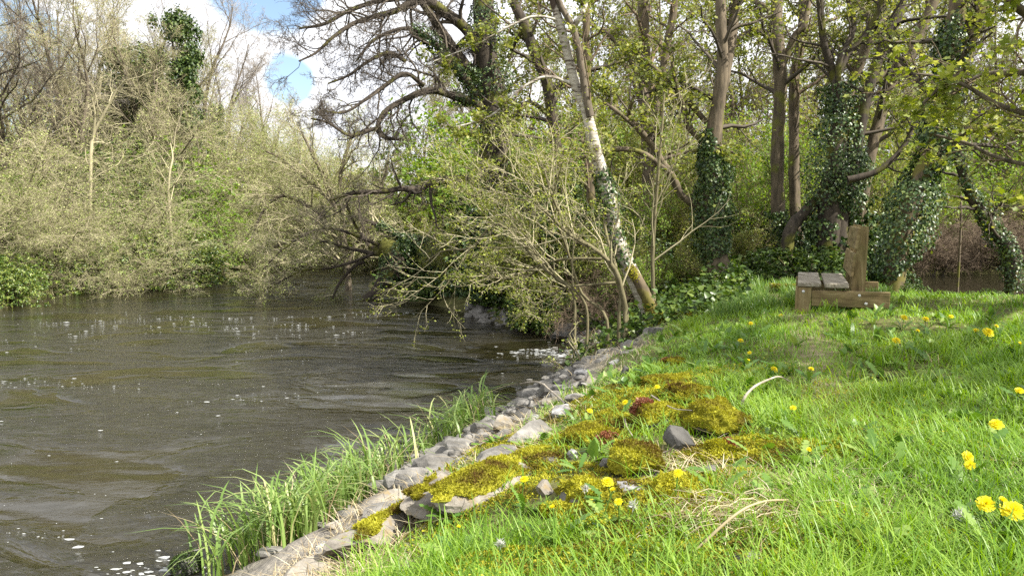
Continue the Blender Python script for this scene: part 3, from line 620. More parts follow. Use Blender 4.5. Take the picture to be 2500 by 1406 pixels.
_n = 15; _x = np.linspace(0, 1, _n); _w = (.12 + .38 * _x ** .8 * (1 - _x ** 4)) * np.where(np.arange(_n) % 2, 1, .45); _w[-1] = .02
DAND = (np.vstack([np.c_[_x, _w, -.35 * _x ** 2], np.c_[_x, -_w, -.35 * _x ** 2]]), np.array([[k, k + 1, k + _n] for k in range(_n - 1)] + [[k + 1, k + 1 + _n, k + _n] for k in range(_n - 1)]))
mb = MB()
for c in cen:
    c3 = [c[0], c[1], H(*c)]; ty = rng.integers(0, 3)
    if ty < 2: rosette(mb, c3, rng.integers(5, 10), rng.uniform(.07, .14), shape=DAND, asp=.5)
    else: rosette(mb, c3, rng.integers(3, 7), rng.uniform(.06, .11), lift=(.5, 1.3), asp=.6)
tag(mb.build('lawn_weeds', M['weed']), 'dandelion and dock leaves spread among the grass', 'weeds', kind='stuff')
# feathery low herbs (cow parsley) along the near edge and under the bench
def herbs(cs, rad, n_each, hh, size, mb):
    for c in cs:
        q = np.array(c[:2]) + rng.normal(0, rad, (n_each, 2)); z = H(q[:, 0], q[:, 1]) + np.abs(rng.normal(0, hh * .5, n_each)) + .01
        leaves(mb, np.c_[q, z], rng.uniform(.5, 1.2, n_each) * size, LOBE if size > .018 else OVAL, .75, (0, 0, 1.1))
mb = MB()
spots = [ground_at(x, y) for x, y in [(1450, 1300), (1520, 1330), (1600, 1340), (1560, 1390), (1680, 1380), (1480, 1380), (1640, 1300), (1400, 1350), (1720, 1400), (1860, 1340), (1880, 1260), (1880, 960), (1850, 1000), (1700, 860), (1850, 880), (1980, 1250), (1960, 1330), (2000, 1390), (1890, 1010), (1900, 1080), (2040, 1120)]]
herbs(spots, .085, 260, .06, .017, mb)
tag(mb.build('herb_patch', M['herb']), 'feathery yellow-green herbs low among the near grass', 'herbs', kind='stuff')
# dry straw and dead grass
mb = MB(); c = ground_at(1790, 1290); n = 420
q = c[:2] + rng.normal(0, 1, (n, 2)) * [.11, .11]; L_ = rng.uniform(.06, .24, n); a = rng.uniform(0, 6.28, n)
P0 = np.c_[q, H(q[:, 0], q[:, 1]) + rng.uniform(.01, .09, n)]; dv = np.c_[np.cos(a), np.sin(a), rng.uniform(-.35, .2, n)]
PP = P0[:, None] + dv[:, None] * (L_[:, None] * np.linspace(-.5, .5, 4))[..., None] + np.array([0, 0, -1.]) * (np.linspace(-1, 1, 4) ** 2 * .03)[None, :, None]
tubes(mb, PP, np.full((n, 4), .0009) * rng.uniform(.6, 1.8, (n, 1)), 4)
st = mb.build('straw_heap', M['straw'], origin=c); tag(st, 'heap of dry straw stalks by the mossy rock, near the bottom edge', 'straw')
mb = MB(); n = 13000; P = polar(60000, 1.3, 9); d = bil(DG, P[:, 0], P[:, 1]); P = P[((np.abs(d - 1.35) < .4) | ((fbm(np.c_[P * 1.2, 0 * d], 2, 93) > .3) & (d > 1.2))) & (P[:, 0] > -2.5) & (fbm(np.c_[P * 2, 0 * d], 3, 91) > -.1)][:n]; n = len(P)
blades(mb, np.c_[P, H(P[:, 0], P[:, 1])], rng.uniform(0, 6.28, n), rng.uniform(.03, .10, n), rng.uniform(.8, 2.4, n), rng.uniform(.0015, .003, n) * (1 + np.hypot(P[:, 0], P[:, 1]) / 8))
tag(mb.build('dead_grass', M['straw']), 'thin dead grass fringing the stone slope', 'dead grass', kind='stuff')
# sheets of moss over the ground between the boulders
mb = MB(); c = ground_at(1540, 1090); P = c[:2] + rng.normal(0, 1, (170000, 2)) * [.46, .80]; p3 = np.c_[P, 0 * P[:, 0]]
k_ = (fbm(p3 * 2.2, 3, 44) > -.24 + .2 * rng.uniform(size=len(P))) & (bil(DG, P[:, 0], P[:, 1]) > 1.0); P = P[k_]; n = len(P)
z = H(P[:, 0], P[:, 1]) + .05 * np.clip(fbm(np.c_[P, 0 * P[:, 0]] * 2.2, 3, 44) * 2 + .5, 0, 1) + .012 * fbm(np.c_[P, 0 * P[:, 0]] * 15, 2, 45)
leaves(mb, np.c_[P, z], rng.uniform(.007, .015, n), OVAL, .6, (0, 0, .6))
tag(mb.build('moss_carpet', M['moss']), 'golden moss covering the ground between the boulders', 'moss', kind='stuff')

# ---------------------------------------------------------------- dandelions
def dandelion_proto(kind):
    mbs = MB(); mbh = MB(); mbl = MB()
    return mbs, mbh, mbl
Z3 = np.zeros(3)
def make_head(layers, R, up):
    mb = MB()
    for li in range(layers):
        n = 26 - li * 3; a = np.arange(n) * 6.283 / n + li * .35 + rng.normal(0, .06, n); e = up + li * .30 + rng.normal(0, .06, n); rr = R * (1 - .17 * li) * rng.uniform(.88, 1.05, n)
        d = np.stack([np.cos(a) * np.cos(e), np.sin(a) * np.cos(e), np.sin(e)], -1); sd = np.stack([-np.sin(a), np.cos(a), 0 * a], -1)
        c = np.array([0, 0, .002 * li]); w_ = R * .105
        V = np.stack([c + d * .08 * R - sd * w_ * .5, c + d * .08 * R + sd * w_ * .5, c + d * (rr[:, None]) + sd * w_ - [0, 0, R * .08], c + d * (rr[:, None]) - sd * w_ - [0, 0, R * .08]], 1)
        b_ = np.arange(n)[:, None] * 4; mb.add(V, q=np.concatenate([b_, b_ + 1, b_ + 2, b_ + 3], 1))
    return mb.mesh('flower_head', M['petal'])
HEADS = [make_head(5, .021, .12), make_head(5, .021, .30), make_head(4, .021, .75)]
Vc, Tc = ICO[2]
CALYX = MB().add(Vc * [.0065, .0065, .009] + [0, 0, -.006], t=Tc).mesh('calyx', M['weed'])
LEAFM = []
for _ in range(4):
    mb = MB(); rosette(mb, Z3, 8, .12, shape=DAND, asp=.5); LEAFM.append(mb.mesh('leaf_rosette', M['weed']))
fl = [(2405, 1232, 62, 'large dandelion head facing the viewer, left of the biggest one at the right edge', 1), (2470, 1250, 82, 'biggest dandelion head, cut close to the lower right edge', 1), (2447, 1224, 34, 'half-open dandelion tucked behind the two biggest heads', 2),
 (2362, 1116, 44, 'upper dandelion of an overlapping pair in the right-hand grass', 0), (2368, 1136, 36, 'lower dandelion of an overlapping pair in the right-hand grass', 1), (2432, 1037, 46, 'flat dandelion seen edge-on in shaded grass near the right edge', 0), (2488, 955, 30, 'small dandelion touching the right edge of the picture', 1),
 (1280, 1172, 32, 'lone dandelion on a tall stem beside the tan slab', 1), (1483, 1177, 42, 'palest dandelion, standing before the pale granite stone', 0), (1497, 1198, 26, 'orange-yellow half-open dandelion just under the palest one', 2), (1510, 1226, 30, 'lowest dandelion of the three by the pale granite stone', 1),
 (1655, 1155, 34, 'dandelion on a bare stem before the rounded yellow mossy boulder', 0), (1350, 1240, 22, 'narrow half-closed dandelion in the grass under the bare grey boulder', 2), (1975, 1100, 20, 'tiny dandelion by dock leaves in the middle of the lawn', 2), (1936, 997, 20, 'dandelion right of the arching stick', 1),
 (1890, 902, 22, 'pale dandelion above the arching stick', 0), (1980, 902, 18, 'dandelion right of the pale one above the arching stick', 1), (1833, 790, 15, 'dandelion left of the bench leg in sunlit grass', 0), (1808, 832, 18, 'dandelion at the edge of the shadow left of the bench', 0), (1830, 862, 13, 'upper of two small dandelions below the shadow left of the bench', 1),
 (1826, 880, 13, 'lower of two small dandelions below the shadow left of the bench', 1), (1906, 770, 12, 'dandelion beside the front leg of the bench', 0), (2068, 738, 16, 'dandelion growing under the bench rail', 1), (2207, 776, 22, 'dandelion right of the bench, nearest its rail end', 0), (2260, 780, 22, 'dandelion one step right of the one nearest the bench rail', 0),
 (2188, 832, 30, 'large dandelion standing alone in the grass in front of the bench rail end', 0), (2240, 808, 13, 'smallest dandelion between the bench rail and the shaded grass', 1), (2322, 773, 14, 'faint small dandelion near the pond-side grass', 0), (2382, 808, 18, 'leftmost dandelion of the flat row near the pond', 1), (2412, 812, 38, 'widest dandelion of the flat row near the pond', 0),
 (2432, 797, 14, 'dandelion behind the flat row near the pond', 1), (1604, 945, 18, 'dandelion on the golden moss behind the largest boulder', 0), (1527, 983, 20, 'dandelion on the low mossy rock near the slope edge', 1), (1440, 1003, 18, 'dandelion nearest the pale split slab', 0), (1120, 1287, 16, 'dandelion bud low in the grass beside the long tan slab', 2), (2490, 840, 16, 'dandelion touching the right edge above the shaded grass', 2)]
for i, (px, py, w_, lab, kd) in enumerate(fl):
    hh = .055 + .05 * rng.uniform() + (.04 if py > 1100 else 0)
    g = ground_at(px, py, hh); top = g + [0, 0, hh]
    base = onground(g[:2] + rng.normal(0, .012, 2))
    t = thing('dandelion', lab, 'flower', base, 'dandelions in the grass')
    hd = bpy.data.objects.new('flower_head', HEADS[kd]); COL.objects.link(hd); hd.parent = t
    hd.location = [float(v) for v in top - base]; s = w_ * g[1] / F / .042 * (.78 if w_ > 25 else .9); hd.scale = (s, s, s)
    tl = .9 if w_ in (62, 82, 44, 36) else .45
    hd.rotation_euler = (float(tl + rng.normal(0, .12)), float(rng.normal(0, .2)), float(rng.uniform(-.4, .4)))
    cx_ = bpy.data.objects.new('calyx', CALYX); COL.objects.link(cx_); cx_.parent = hd
    mb = MB(); st_ = np.stack([base, (base + top) / 2 + rng.normal(0, .006, 3), top]); tubes(mb, catmull(st_, 7), np.full(7, .0026), 6); mb.build('stem', M['weed'], t)
    ro = bpy.data.objects.new('leaf_rosette', LEAFM[i % 4]); COL.objects.link(ro); ro.parent = t; ro.rotation_euler = (0, 0, float(rng.uniform(0, 6))); ro.location = (0, 0, .01)
    s = float(rng.uniform(.7, 1.15)); ro.scale = (s, s, s)
wl = [(1430, 1195, 'closed whitish dandelion head on a short stem left of the palest dandelion'), (1545, 1235, 'closed whitish dandelion head right of the lowest dandelion by the granite'), (2340, 1260, 'closed whitish dandelion head left of the big flowers at lower right'), (1220, 1330, 'closed whitish dandelion head low in the near grass')]
for px, py, lab in wl:
    g = ground_at(px, py, .09); top = g + [0, 0, .09]; t = thing('dandelion', lab, 'flower', g, 'closed dandelion heads')
    mb = MB(); tubes(mb, catmull(np.stack([g, (g + top) / 2 + [.006, 0, 0], top]), 7), np.full(7, .0026), 6); mb.build('stem', M['weed'], t)
    mb = MB(); pts = np.tile(top, (60, 1)) + rng.normal(0, .004, (60, 3)); leaves(mb, pts, .02, OVAL, .14, (.3, 0, 0), db=(0, 0, 1)); mb.build('flower_head', M['fluff'], t)

# ---------------------------------------------------------------- reeds
def reed_clump(pxs, n, h, lab, dead=.35, spread=.14):
    base = [onground(wz(x, y) if True else 0) for x, y in pxs]; base = np.array(base); c = base.mean(0)
    t = thing('reed_clump', lab, 'reeds', c, 'reeds at the water edge')
    i = rng.integers(0, len(base), n); B = base[i] + np.c_[rng.normal(0, spread, (n, 2)), np.zeros(n)]; B[:, 2] = np.maximum(H(B[:, 0], B[:, 1]), -.1)
    phi = rng.uniform(0, 6.28, n) * .8 + 1.6
    hh = rng.uniform(*h, n) * (1 - .3 * rng.uniform(size=n)); mb = MB()
    blades(mb, B, phi, hh, rng.uniform(.15, .55, n), rng.uniform(.010, .021, n), lv=(0, .3, .55, .75, .9, 1), droop=np.where(rng.uniform(size=n) < .45, rng.uniform(.05, .45, n), 0)); 
    # side leaves leaving the stalks half-way
    m2 = int(n * 1.0); j = rng.integers(0, n, m2); f = rng.uniform(.25, .75, m2); ph2 = rng.uniform(0, 6.28, m2)
    B2 = B[j] + np.c_[np.zeros((m2, 2)), hh[j] * f] + np.c_[np.cos(phi[j]), np.sin(phi[j]), 0 * phi[j]] * (hh[j] * .3 * f ** 2)[:, None]
    blades(mb, B2, ph2, rng.uniform(.15, .34, m2), rng.uniform(.7, 1.6, m2), rng.uniform(.008, .016, m2), lv=(0, .25, .5, .75, 1), droop=rng.uniform(0, .5, m2)); mb.build('foliage', M['reed'], t)
    nd_ = int(n * dead * 2); B3 = base[rng.integers(0, len(base), nd_)] + np.c_[rng.normal(0, spread, (nd_, 2)), np.zeros(nd_)]; B3[:, 2] = np.maximum(H(B3[:, 0], B3[:, 1]), 0)
    mb = MB(); blades(mb, B3, rng.uniform(0, 6.28, nd_), rng.uniform(.08, .45, nd_), rng.uniform(.3, 1.6, nd_), rng.uniform(.004, .008, nd_), lv=(0, .4, .75, 1)); mb.build('dead_stalks', M['straw'], t)
reed_clump([(620, 1395), (690, 1380), (750, 1340), (680, 1330)], 230, (.28, .57), 'tall leafy reed clump at the bottom edge of the water, nearest the viewer', .2)
reed_clump([(790, 1300), (850, 1260), (900, 1225), (830, 1230)], 210, (.24, .47), 'dense reed clump with yellow stalk bases beside the long tan slab', .2)
reed_clump([(960, 1205), (985, 1180)], 30, (.22, .40), 'thin sparse reed clump between the two thick ones', .5, .10)
reed_clump([(1070, 1130), (1105, 1115), (1140, 1095), (1150, 1080)], 170, (.20, .43), 'reed clump farthest along the bank by the wedge-shaped stone', .15, .11)
# ---------------------------------------------------------------- sticks
def stick(pts, r0, name, lab, cat, mat='deadwood', side=()):
    """pts: (px, py, height above ground)"""
    W_ = []
    for px, py, hh in pts: g = ground_at(px, py, hh); W_.append(g + [0, 0, hh])
    c = W_[0]; C_ = catmull(np.array(W_), 24); mb = MB(); tubes(mb, C_, np.linspace(r0, r0 * .4, 24), 6, bark=.2)
    for s in side:
        W2 = [ground_at(px, py, hh) + [0, 0, hh] for px, py, hh in s]; tubes(mb, catmull(np.array(W2), 10), np.linspace(r0 * .5, r0 * .25, 10), 5)
    return tag(mb.build(name, M[mat], origin=c), lab, cat)
stick([(1808, 1010, .0), (1815, 975, .08), (1840, 945, .13), (1880, 925, .14), (1905, 920, .10), (1935, 935, .02)], .008, 'arching_stick', 'pale arching stick right of the largest mossy boulder', 'stick')
stick([(1380, 985, .03), (1340, 950, .10), (1310, 932, .14), (1260, 938, .17), (1215, 946, .18)], .008, 'dead_branch', 'dead forked branch reaching out over the water from the stone slope', 'branch', side=[[(1222, 946, .18), (1200, 930, .20), (1185, 918, .21)], [(1215, 946, .18), (1211, 965, .13)]])
stick([(1665, 1375, .02), (1790, 1260, .12), (1860, 1225, .13), (1925, 1220, .08)], .005, 'straw_stalk', 'long pale stalk arching out of the straw heap', 'stalk', 'straw')
stick([(1590, 965, .06), (1640, 995, .10), (1690, 1002, .16)], .005, 'thin_stick', 'thin stick lying across the top of the largest boulder', 'stick')
stick([(1525, 1015, .02), (1530, 1040, .05), (1545, 1065, .02)], .006, 'thin_stick', 'short pale stick between the mossy rocks left of the largest boulder', 'stick')
stick([(1910, 615, .0), (1905, 575, .45)], .012, 'thin_stake', 'thin pale stick standing upright in the undergrowth behind the bench', 'stick')
stick([(1590, 1100, .06), (1625, 1103, .05), (1650, 1085, .09)], .004, 'thin_stick', 'bent twig in front of the dark angular stone', 'stick')
# ---------------------------------------------------------------- hero trees
def stem_path(pts, Y, S=26, wob=.25, dY=0.0, foot=False):
    """pts: (px, py, radius in photo pixels) measured on the photo, at distance Y (+dY at the far end) -> 3-D polyline"""
    n = len(pts); W_ = []; Rr = []; ph = rng.uniform(0, 6)
    for i, p in enumerate(pts):
        if len(p) == 5: W_.append(np.array(p[:3])); Rr.append(p[3]); continue
        f = i / max(n - 1, 1); y = (p[3] if len(p) > 3 else Y + dY * f + wob * math.sin(ph + 3.1 * f) * f)
        W_.append(at(p[0], p[1], y)); Rr.append(p[2] * y / F)
    if foot: W_.insert(0, np.array([W_[0][0], W_[0][1], H(W_[0][0], W_[0][1]) - .15])) if W_[0][2] > H(W_[0][0], W_[0][1]) + .05 else None; Rr = ([Rr[0] * 1.15] + Rr) if len(W_) > len(Rr) else Rr
    C_ = catmull(np.c_[np.array(W_), np.array(Rr)], S); return C_[:, :3], np.maximum(C_[:, 3], .002)
def ivy_on(mb, P, R, n, size=.06, thick=.10, hang=.5):
    P = np.asarray(P); seg = np.linalg.norm(np.diff(P, axis=0), axis=1); cum = np.r_[0, np.cumsum(seg)]
    s = rng.uniform(0, cum[-1], n); k_ = np.clip(np.searchsorted(cum, s) - 1, 0, len(P) - 2); f = ((s - cum[k_]) / (seg[k_] + 1e-9))[:, None]
    c = P[k_] * (1 - f) + P[k_ + 1] * f; r = R[k_] * (1 - f[:, 0]) + R[k_ + 1] * f[:, 0]; T_ = nrm(P[k_ + 1] - P[k_])
    v = rng.normal(size=(n, 3)); v = nrm(v - (v * T_).sum(1, keepdims=True) * T_)
    q_ = c + v * r[:, None]; fb = fbm(q_ * 1.9, 3, 7); keep = fb > -.22 + .12 * rng.uniform(size=n); c, v, r, q_, fb = c[keep], v[keep], r[keep], q_[keep], fb[keep]; n = len(c)
    lump = np.clip(.45 + 2.0 * fb, .05, 2.0)
    pos = c + v * (r + thick * lump * rng.uniform(.15, 1, n) ** .7)[:, None]
    leaves(mb, pos, rng.uniform(.6, 1.15, n) * size, IVYL, .85, dirs=nrm(np.array([0, 0, -hang]) + rng.normal(0, .5, (n, 3)) + v * .3), nb=v * 1.3 + np.array([0, 0, .35]))
def tip_points(P, f0=.35, per=3):
    N, S = P.shape[:2]; t = f0 + (1 - f0) * rng.uniform(size=(N, per)); k_ = t * (S - 1); i = np.minimum(k_.astype(int), S - 2); f = (k_ - i)[..., None]
    a = np.arange(N)[:, None]; return (P[a, i] * (1 - f) + P[a, i + 1] * f).reshape(-1, 3)
def leaf_clusters(mb, pts, n, spread, size, shape=LOBE, asp=.9, nb=(0, 0, .9), droop=-.3):
    q = np.repeat(pts, n, 0) + rng.normal(0, spread, (len(pts) * n, 3)) * [1, 1, .6]
    leaves(mb, q, rng.uniform(.55, 1.15, len(q)) * size, shape, asp, nb, (0, 0, droop))
def hero(name, label, stems, Y, bark, twig, limbs=(), twigs=None, leaf=None, ivy=None, group=None, cat='tree', sides=12, tw_from=None, wob=.25):
    """stems/limbs: lists of dict(p=pts, Y=, n=twigs grown); the trunk mesh carries stems and limbs, the crown the twigs"""
    Ps = []; mbt = MB(); mbc = MB(); mbl = MB(); mbi = MB(); base = None
    for k_, s in enumerate(stems + list(limbs)):
        P, R = stem_path(s['p'], s.get('Y', Y), wob=s.get('wob', wob), dY=s.get('dY', 0), foot=s.get('foot', k_ == 0)); s['P'], s['R'] = P, R
        if base is None: base = np.array([P[0][0], P[0][1], H(P[0][0], P[0][1])])
        tubes(mbt, P, R, sides if R.max() > .03 else 6, bark=.28, seed=k_)
        tw = s.get('tw', twigs)
        if tw and s.get('n', 0):
            a, ra = grow(P[None], R[None], s['n'], t=s.get('t', (.3, 1)), **tw[0]); tubes(mbc, a, ra, 4); last = a
            for lev in tw[1:]:
                lev = dict(lev); n_ = lev.pop('n'); a, ra = grow(a, ra, n_, **lev); tubes(mbc, a, ra, 3); last = a
            if leaf and s.get('leafy', 1):
                pts = tip_points(last, leaf.get('f0', .4), leaf.get('per', 1)); pts = pts[rng.uniform(size=len(pts)) < leaf.get('keep', 1) * s.get('leafy', 1)]
                leaf_clusters(mbl, pts, leaf['n'], leaf['spread'], leaf['size'], leaf.get('shape', LOBE), leaf.get('asp', .9))
        if s.get('ivy'):
            n_, f0, f1 = s['ivy'][:3]; n_ = int(n_ * 2.3); i0, i1 = int(f0 * 25), max(int(f1 * 25), int(f0 * 25) + 2)
            ivy_on(mbi, P[i0:i1 + 1], R[i0:i1 + 1], n_, size=s.get('is', .046), thick=s.get('it', .12))
    t = thing(name, label, cat, base, group)
    mbt.build('trunk', M[bark], t); mbc.build('crown', M[twig], t)
    if leaf: mbl.build('foliage', M[leaf['mat']], t)
    mbi.build('ivy', M['leaf_ivy'], t)
    return t
S_ = lambda p, **k: dict(p=p, **k)
TW_OAK = [dict(ang=(25, 75), ln=(.25, .5), S=7, wan=.28, trop=(0, 0, -.02), rr=.45, rmin=.008), dict(n=7, ang=(25, 70), ln=(.35, .7), S=6, wan=.28, trop=(0, 0, -.03), rr=.5, rmin=.005), dict(n=7, ang=(25, 65), ln=(.35, .75), S=5, wan=.25, trop=(0, 0, -.01), rr=.5, rmin=.0035), dict(n=3, ang=(20, 60), ln=(.4, .8), S=4, wan=.2, rr=.55, rmin=.0027)]
TW_HAZ = [dict(ang=(20, 60), ln=(.25, .5), S=7, wan=.12, trop=(-.02, 0, .05), rr=.5, rmin=.005), dict(n=6, ang=(20, 55), ln=(.35, .7), S=6, wan=.13, trop=(0, 0, .07), rr=.5, rmin=.0035), dict(n=4, ang=(20, 50), ln=(.4, .7), S=5, wan=.12, trop=(0, 0, .07), rr=.6, rmin=.0025)]
TW_SYC = [dict(ang=(30, 75), ln=(.2, .42), S=7, wan=.18, trop=(0, 0, .0), rr=.4, rmin=.006), dict(n=5, ang=(25, 65), ln=(.35, .65), S=6, wan=.18, trop=(0, 0, .03), rr=.5, rmin=.004), dict(n=4, ang=(20, 60), ln=(.4, .7), S=4, wan=.16, trop=(0, 0, .05), rr=.55, rmin=.003)]
LF_SYC = dict(mat='leaf_spring', n=4, spread=.06, size=.06, per=1, keep=.85)

def birchmat():
    m, nt, out = newmat('bark_birch'); L = nt.links.new
    tc = nd(nt, 'ShaderNodeNewGeometry'); mp = nd(nt, 'ShaderNodeMapping'); mp.inputs['Scale'].default_value = (1, 1, 5.5); L(tc.outputs['Position'], mp.inputs[0])
    a = nd(nt, 'ShaderNodeTexNoise', inp={'Scale': 7.0, 'Detail': 5.0, 'Roughness': .6}); L(mp.outputs[0], a.inputs['Vector'])
    c1 = ramp(nt, a.outputs['Fac'], [(.36, (.08, .06, .045)), (.42, (.26, .225, .18)), (.55, (.46, .425, .36)), (.7, (.62, .58, .52))])
    b = nd(nt, 'ShaderNodeTexNoise', inp={'Scale': 3.2, 'Detail': 3.0}); L(tc.outputs['Position'], b.inputs['Vector'])
    mk = ramp(nt, b.outputs['Fac'], [(.62, 0.0), (.68, 1.0)]); mx = nd(nt, 'ShaderNodeMix', data_type='RGBA'); L(mk, mx.inputs['Factor']); L(c1, mx.inputs['A']); mx.inputs['B'].default_value = (.07, .05, .038, 1)
    p = nd(nt, 'ShaderNodeBsdfPrincipled', inp={'Roughness': .7, 'Specular IOR Level': .3}); L(mx.outputs['Result'], p.inputs['Base Color'])
    bb = nd(nt, 'ShaderNodeBump', inp={'Strength': .4, 'Distance': .01}); L(a.outputs['Fac'], bb.inputs['Height']); L(bb.outputs[0], p.inputs['Normal']); L(p.outputs[0], out.inputs[0]); return m
M['birch'] = birchmat()
birch = hero('birch_tree', 'leaning birch with peeling white bark, forked above its mossy foot at the bank edge', [
    S_([(1596, 788, 22.9), (1565, 715, 20.2), (1532, 645, 18.5), (1505, 580, 16.7), (1490, 500, 15.8), (1468, 420, 15.0), (1447, 340, 14.1), (1430, 265, 13.2), (1407, 215, 11.4), (1385, 130, 10.6), (1363, 44, 9.7), (1340, -40, 7.9), (1315, -150, 5.3)], n=14, t=(.45, 1), wob=.05, ivy=(330, .22, .46), it=.05, ) ],
    9.8, 'birch', 'twig_brown', limbs=[
    S_([(1399, 68, 7.0), (1415, 45, 6.2), (1428, 18, 5.3), (1450, -50, 3.5)], n=6),
    S_([(1400, 205, 4.4), (1330, 188, 3.5), (1262, 225, 3.1), (1232, 258, 3.1), (1190, 288, 2.6), (1130, 306, 1.8), (1100, 312, 1.3)], n=9, dY=-.6),
    S_([(1385, 55, 3.5), (1310, 40, 3.1), (1250, 62, 2.6), (1160, 110, 1.8), (1060, 150, 1.3)], n=8, dY=-.5)], twigs=[dict(TW_HAZ[0], rr=.22, ln=(.12, .26)), TW_HAZ[1], TW_HAZ[2]],
    leaf=dict(mat='leaf_spring', n=3, spread=.04, size=.05, per=2, keep=.5))
# darker second stem of the birch and the moss on its foot are parts
P, R = stem_path([(1441, 285, 10), (1426, 205, 9), (1412, 120, 8), (1395, 61, 8), (1368, 12, 7), (1348, -60, 6), (1333, -140, 5)], 9.7, wob=.04)
mb = MB(); tubes(mb, P, R, 10, bark=.2); o = mb.build('grey_stem', M['bark_grey'], birch)
P, R = stem_path([(1612, 795, 18), (1585, 740, 15), (1562, 690, 13), (1535, 650, 9)], 9.68, wob=.02, foot=True); mb = MB(); ivy_on(mb, P, R * .95, 2300, size=.018, thick=.03, hang=0); mb.build('moss', M['moss'], birch); mb = MB(); tubes(mb, P, R, 10, bark=.3); mb.build('mossy_stem', M['bark_moss'], birch)

hazel = hero('hazel_tree', 'many-stemmed hazel with bare arching olive branches spreading left of the birch', [
    S_([(1528, 765, 7.3), (1518, 715, 6.7), (1502, 660, 6.2), (1458, 612, 5.1), (1393, 575, 4.5), (1342, 526, 3.4), (1284, 475, 2.8), (1206, 420, 2.0), (1150, 360, 1.1)], n=14),
    S_([(1512, 762, 5.1), (1516, 714, 5.1), (1500, 640, 4.5), (1478, 560, 3.4), (1470, 470, 2.8), (1450, 400, 1.7)], n=12, foot=True)], 9.4, 'bark_hazel', 'twig_buff', limbs=[
    S_([(1470, 632, 3.9), (1400, 632, 3.4), (1342, 639, 2.8), (1274, 666, 2.3), (1233, 680, 1.7), (1180, 672, 1.1)], n=14),
    S_([(1502, 690, 3.4), (1417, 697, 2.8), (1376, 704, 2.3), (1320, 740, 1.7), (1280, 760, 1.1)], n=14),
    S_([(1440, 605, 3.9), (1380, 545, 3.4), (1345, 470, 2.8), (1330, 420, 2.3), (1300, 350, 1.1)], n=8),
    S_([(1360, 545, 2.8), (1290, 490, 2.3), (1185, 487, 2.3), (1130, 465, 1.7), (1095, 430, 1.1)], n=14),
    S_([(1400, 720, 2.8), (1330, 660, 2.8), (1270, 590, 2.8), (1240, 560, 2.8), (1202, 547, 2.8), (1151, 605, 2.8), (1083, 612, 2.3), (1040, 640, 1.1)], n=12, foot=True),
    S_([(1430, 745, 3.4), (1360, 680, 3.4), (1320, 640, 2.8), (1260, 530, 2.3), (1210, 420, 1.1)], n=12, foot=True),
    S_([(1480, 775, 3.9), (1420, 715, 3.4), (1385, 610, 2.8), (1350, 500, 2.3), (1372, 400, 1.1)], n=12, foot=True)], twigs=TW_HAZ,
    leaf=dict(mat='leaf_hazel', n=2, spread=.035, size=.036, per=3, keep=.6, shape=OVAL, asp=.7), cat='tree', wob=.6)
hero('sapling', 'slim pale sapling rising straight behind the foot of the birch', [S_([(1596, 740, 5), (1593, 640, 5), (1598, 537, 4.5), (1605, 440, 4), (1615, 330, 3), (1622, 230, 2)], n=12)], 10.6, 'bark_hazel', 'twig_buff', twigs=TW_HAZ[:2], leaf=dict(mat='leaf_spring', n=2, spread=.05, size=.05, per=2, keep=.6))

hero('oak_tree', 'big bare oak with an ivy-clad trunk and dark limbs arching left over the river', [
    S_([(1215, 640, 38), (1210, 500, 36), (1205, 380, 34), (1210, 290, 34), (1198, 200, 30), (1185, 100, 27), (1180, 0, 25), (1178, -120, 20)], ivy=(4600, .1, 1), it=.22, foot=True)], 16.5, 'bark_dark', 'twig_dark', limbs=[
    S_([(1210, 235, 16), (1175, 140, 14), (1137, 72, 13), (1090, 34, 13), (1035, -6, 12), (990, -60, 9)], n=10),
    S_([(1215, 290, 15), (1185, 205, 13), (1137, 160, 12), (1093, 99, 11), (1048, 31, 9), (1020, -10, 8)], n=12, ivy=(500, 0, .45), it=.12),
    S_([(1210, 320, 13), (1165, 239, 12), (1137, 195, 11), (1090, 137, 9), (1035, 85, 7), (984, 70, 5), (912, 99, 4), (870, 150, 2)], n=16, ivy=(1100, .05, .7), it=.14, dY=-1.2),
    S_([(1200, 290, 12), (1171, 259, 11), (1110, 236, 9), (1049, 222, 8), (984, 246, 7), (936, 277, 6), (922, 314, 6), (935, 335, 5), (977, 341, 4)], n=16, dY=-1.6, ivy=(350, 0, .3)),
    S_([(1040, 0, 11), (1000, 8, 8), (967, 27, 7), (915, 41, 6), (864, 58, 5), (815, 90, 4), (770, 130, 3), (730, 150, 2)], n=22, t=(.05, 1), dY=-1.5),
    S_([(1035, -5, 9), (980, -5, 8), (915, 5, 6), (850, 28, 5), (790, 60, 4), (730, 70, 2.5)], n=20, t=(.05, 1), dY=-1.),
    S_([(930, 310, 5), (880, 325, 5), (850, 330, 4), (800, 300, 3), (760, 290, 2)], n=14, t=(0, 1), dY=-1, Y=15),
    S_([(1035, 210, 6), (990, 180, 5), (940, 210, 5), (890, 245, 4), (840, 275, 3), (780, 270, 2)], n=16, t=(0, 1), dY=-1, Y=15.5),
    S_([(990, 150, 5), (950, 130, 5), (900, 150, 4), (850, 185, 3), (800, 205, 2)], n=14, t=(0, 1), dY=-.5, Y=15.5),
    S_([(1200, 455, 12), (1127, 437, 10), (1049, 447, 10), (1015, 465, 11), (985, 461, 7), (932, 468, 6), (864, 471, 5), (800, 490, 3)], n=14, dY=-.8)],
    twigs=TW_OAK)
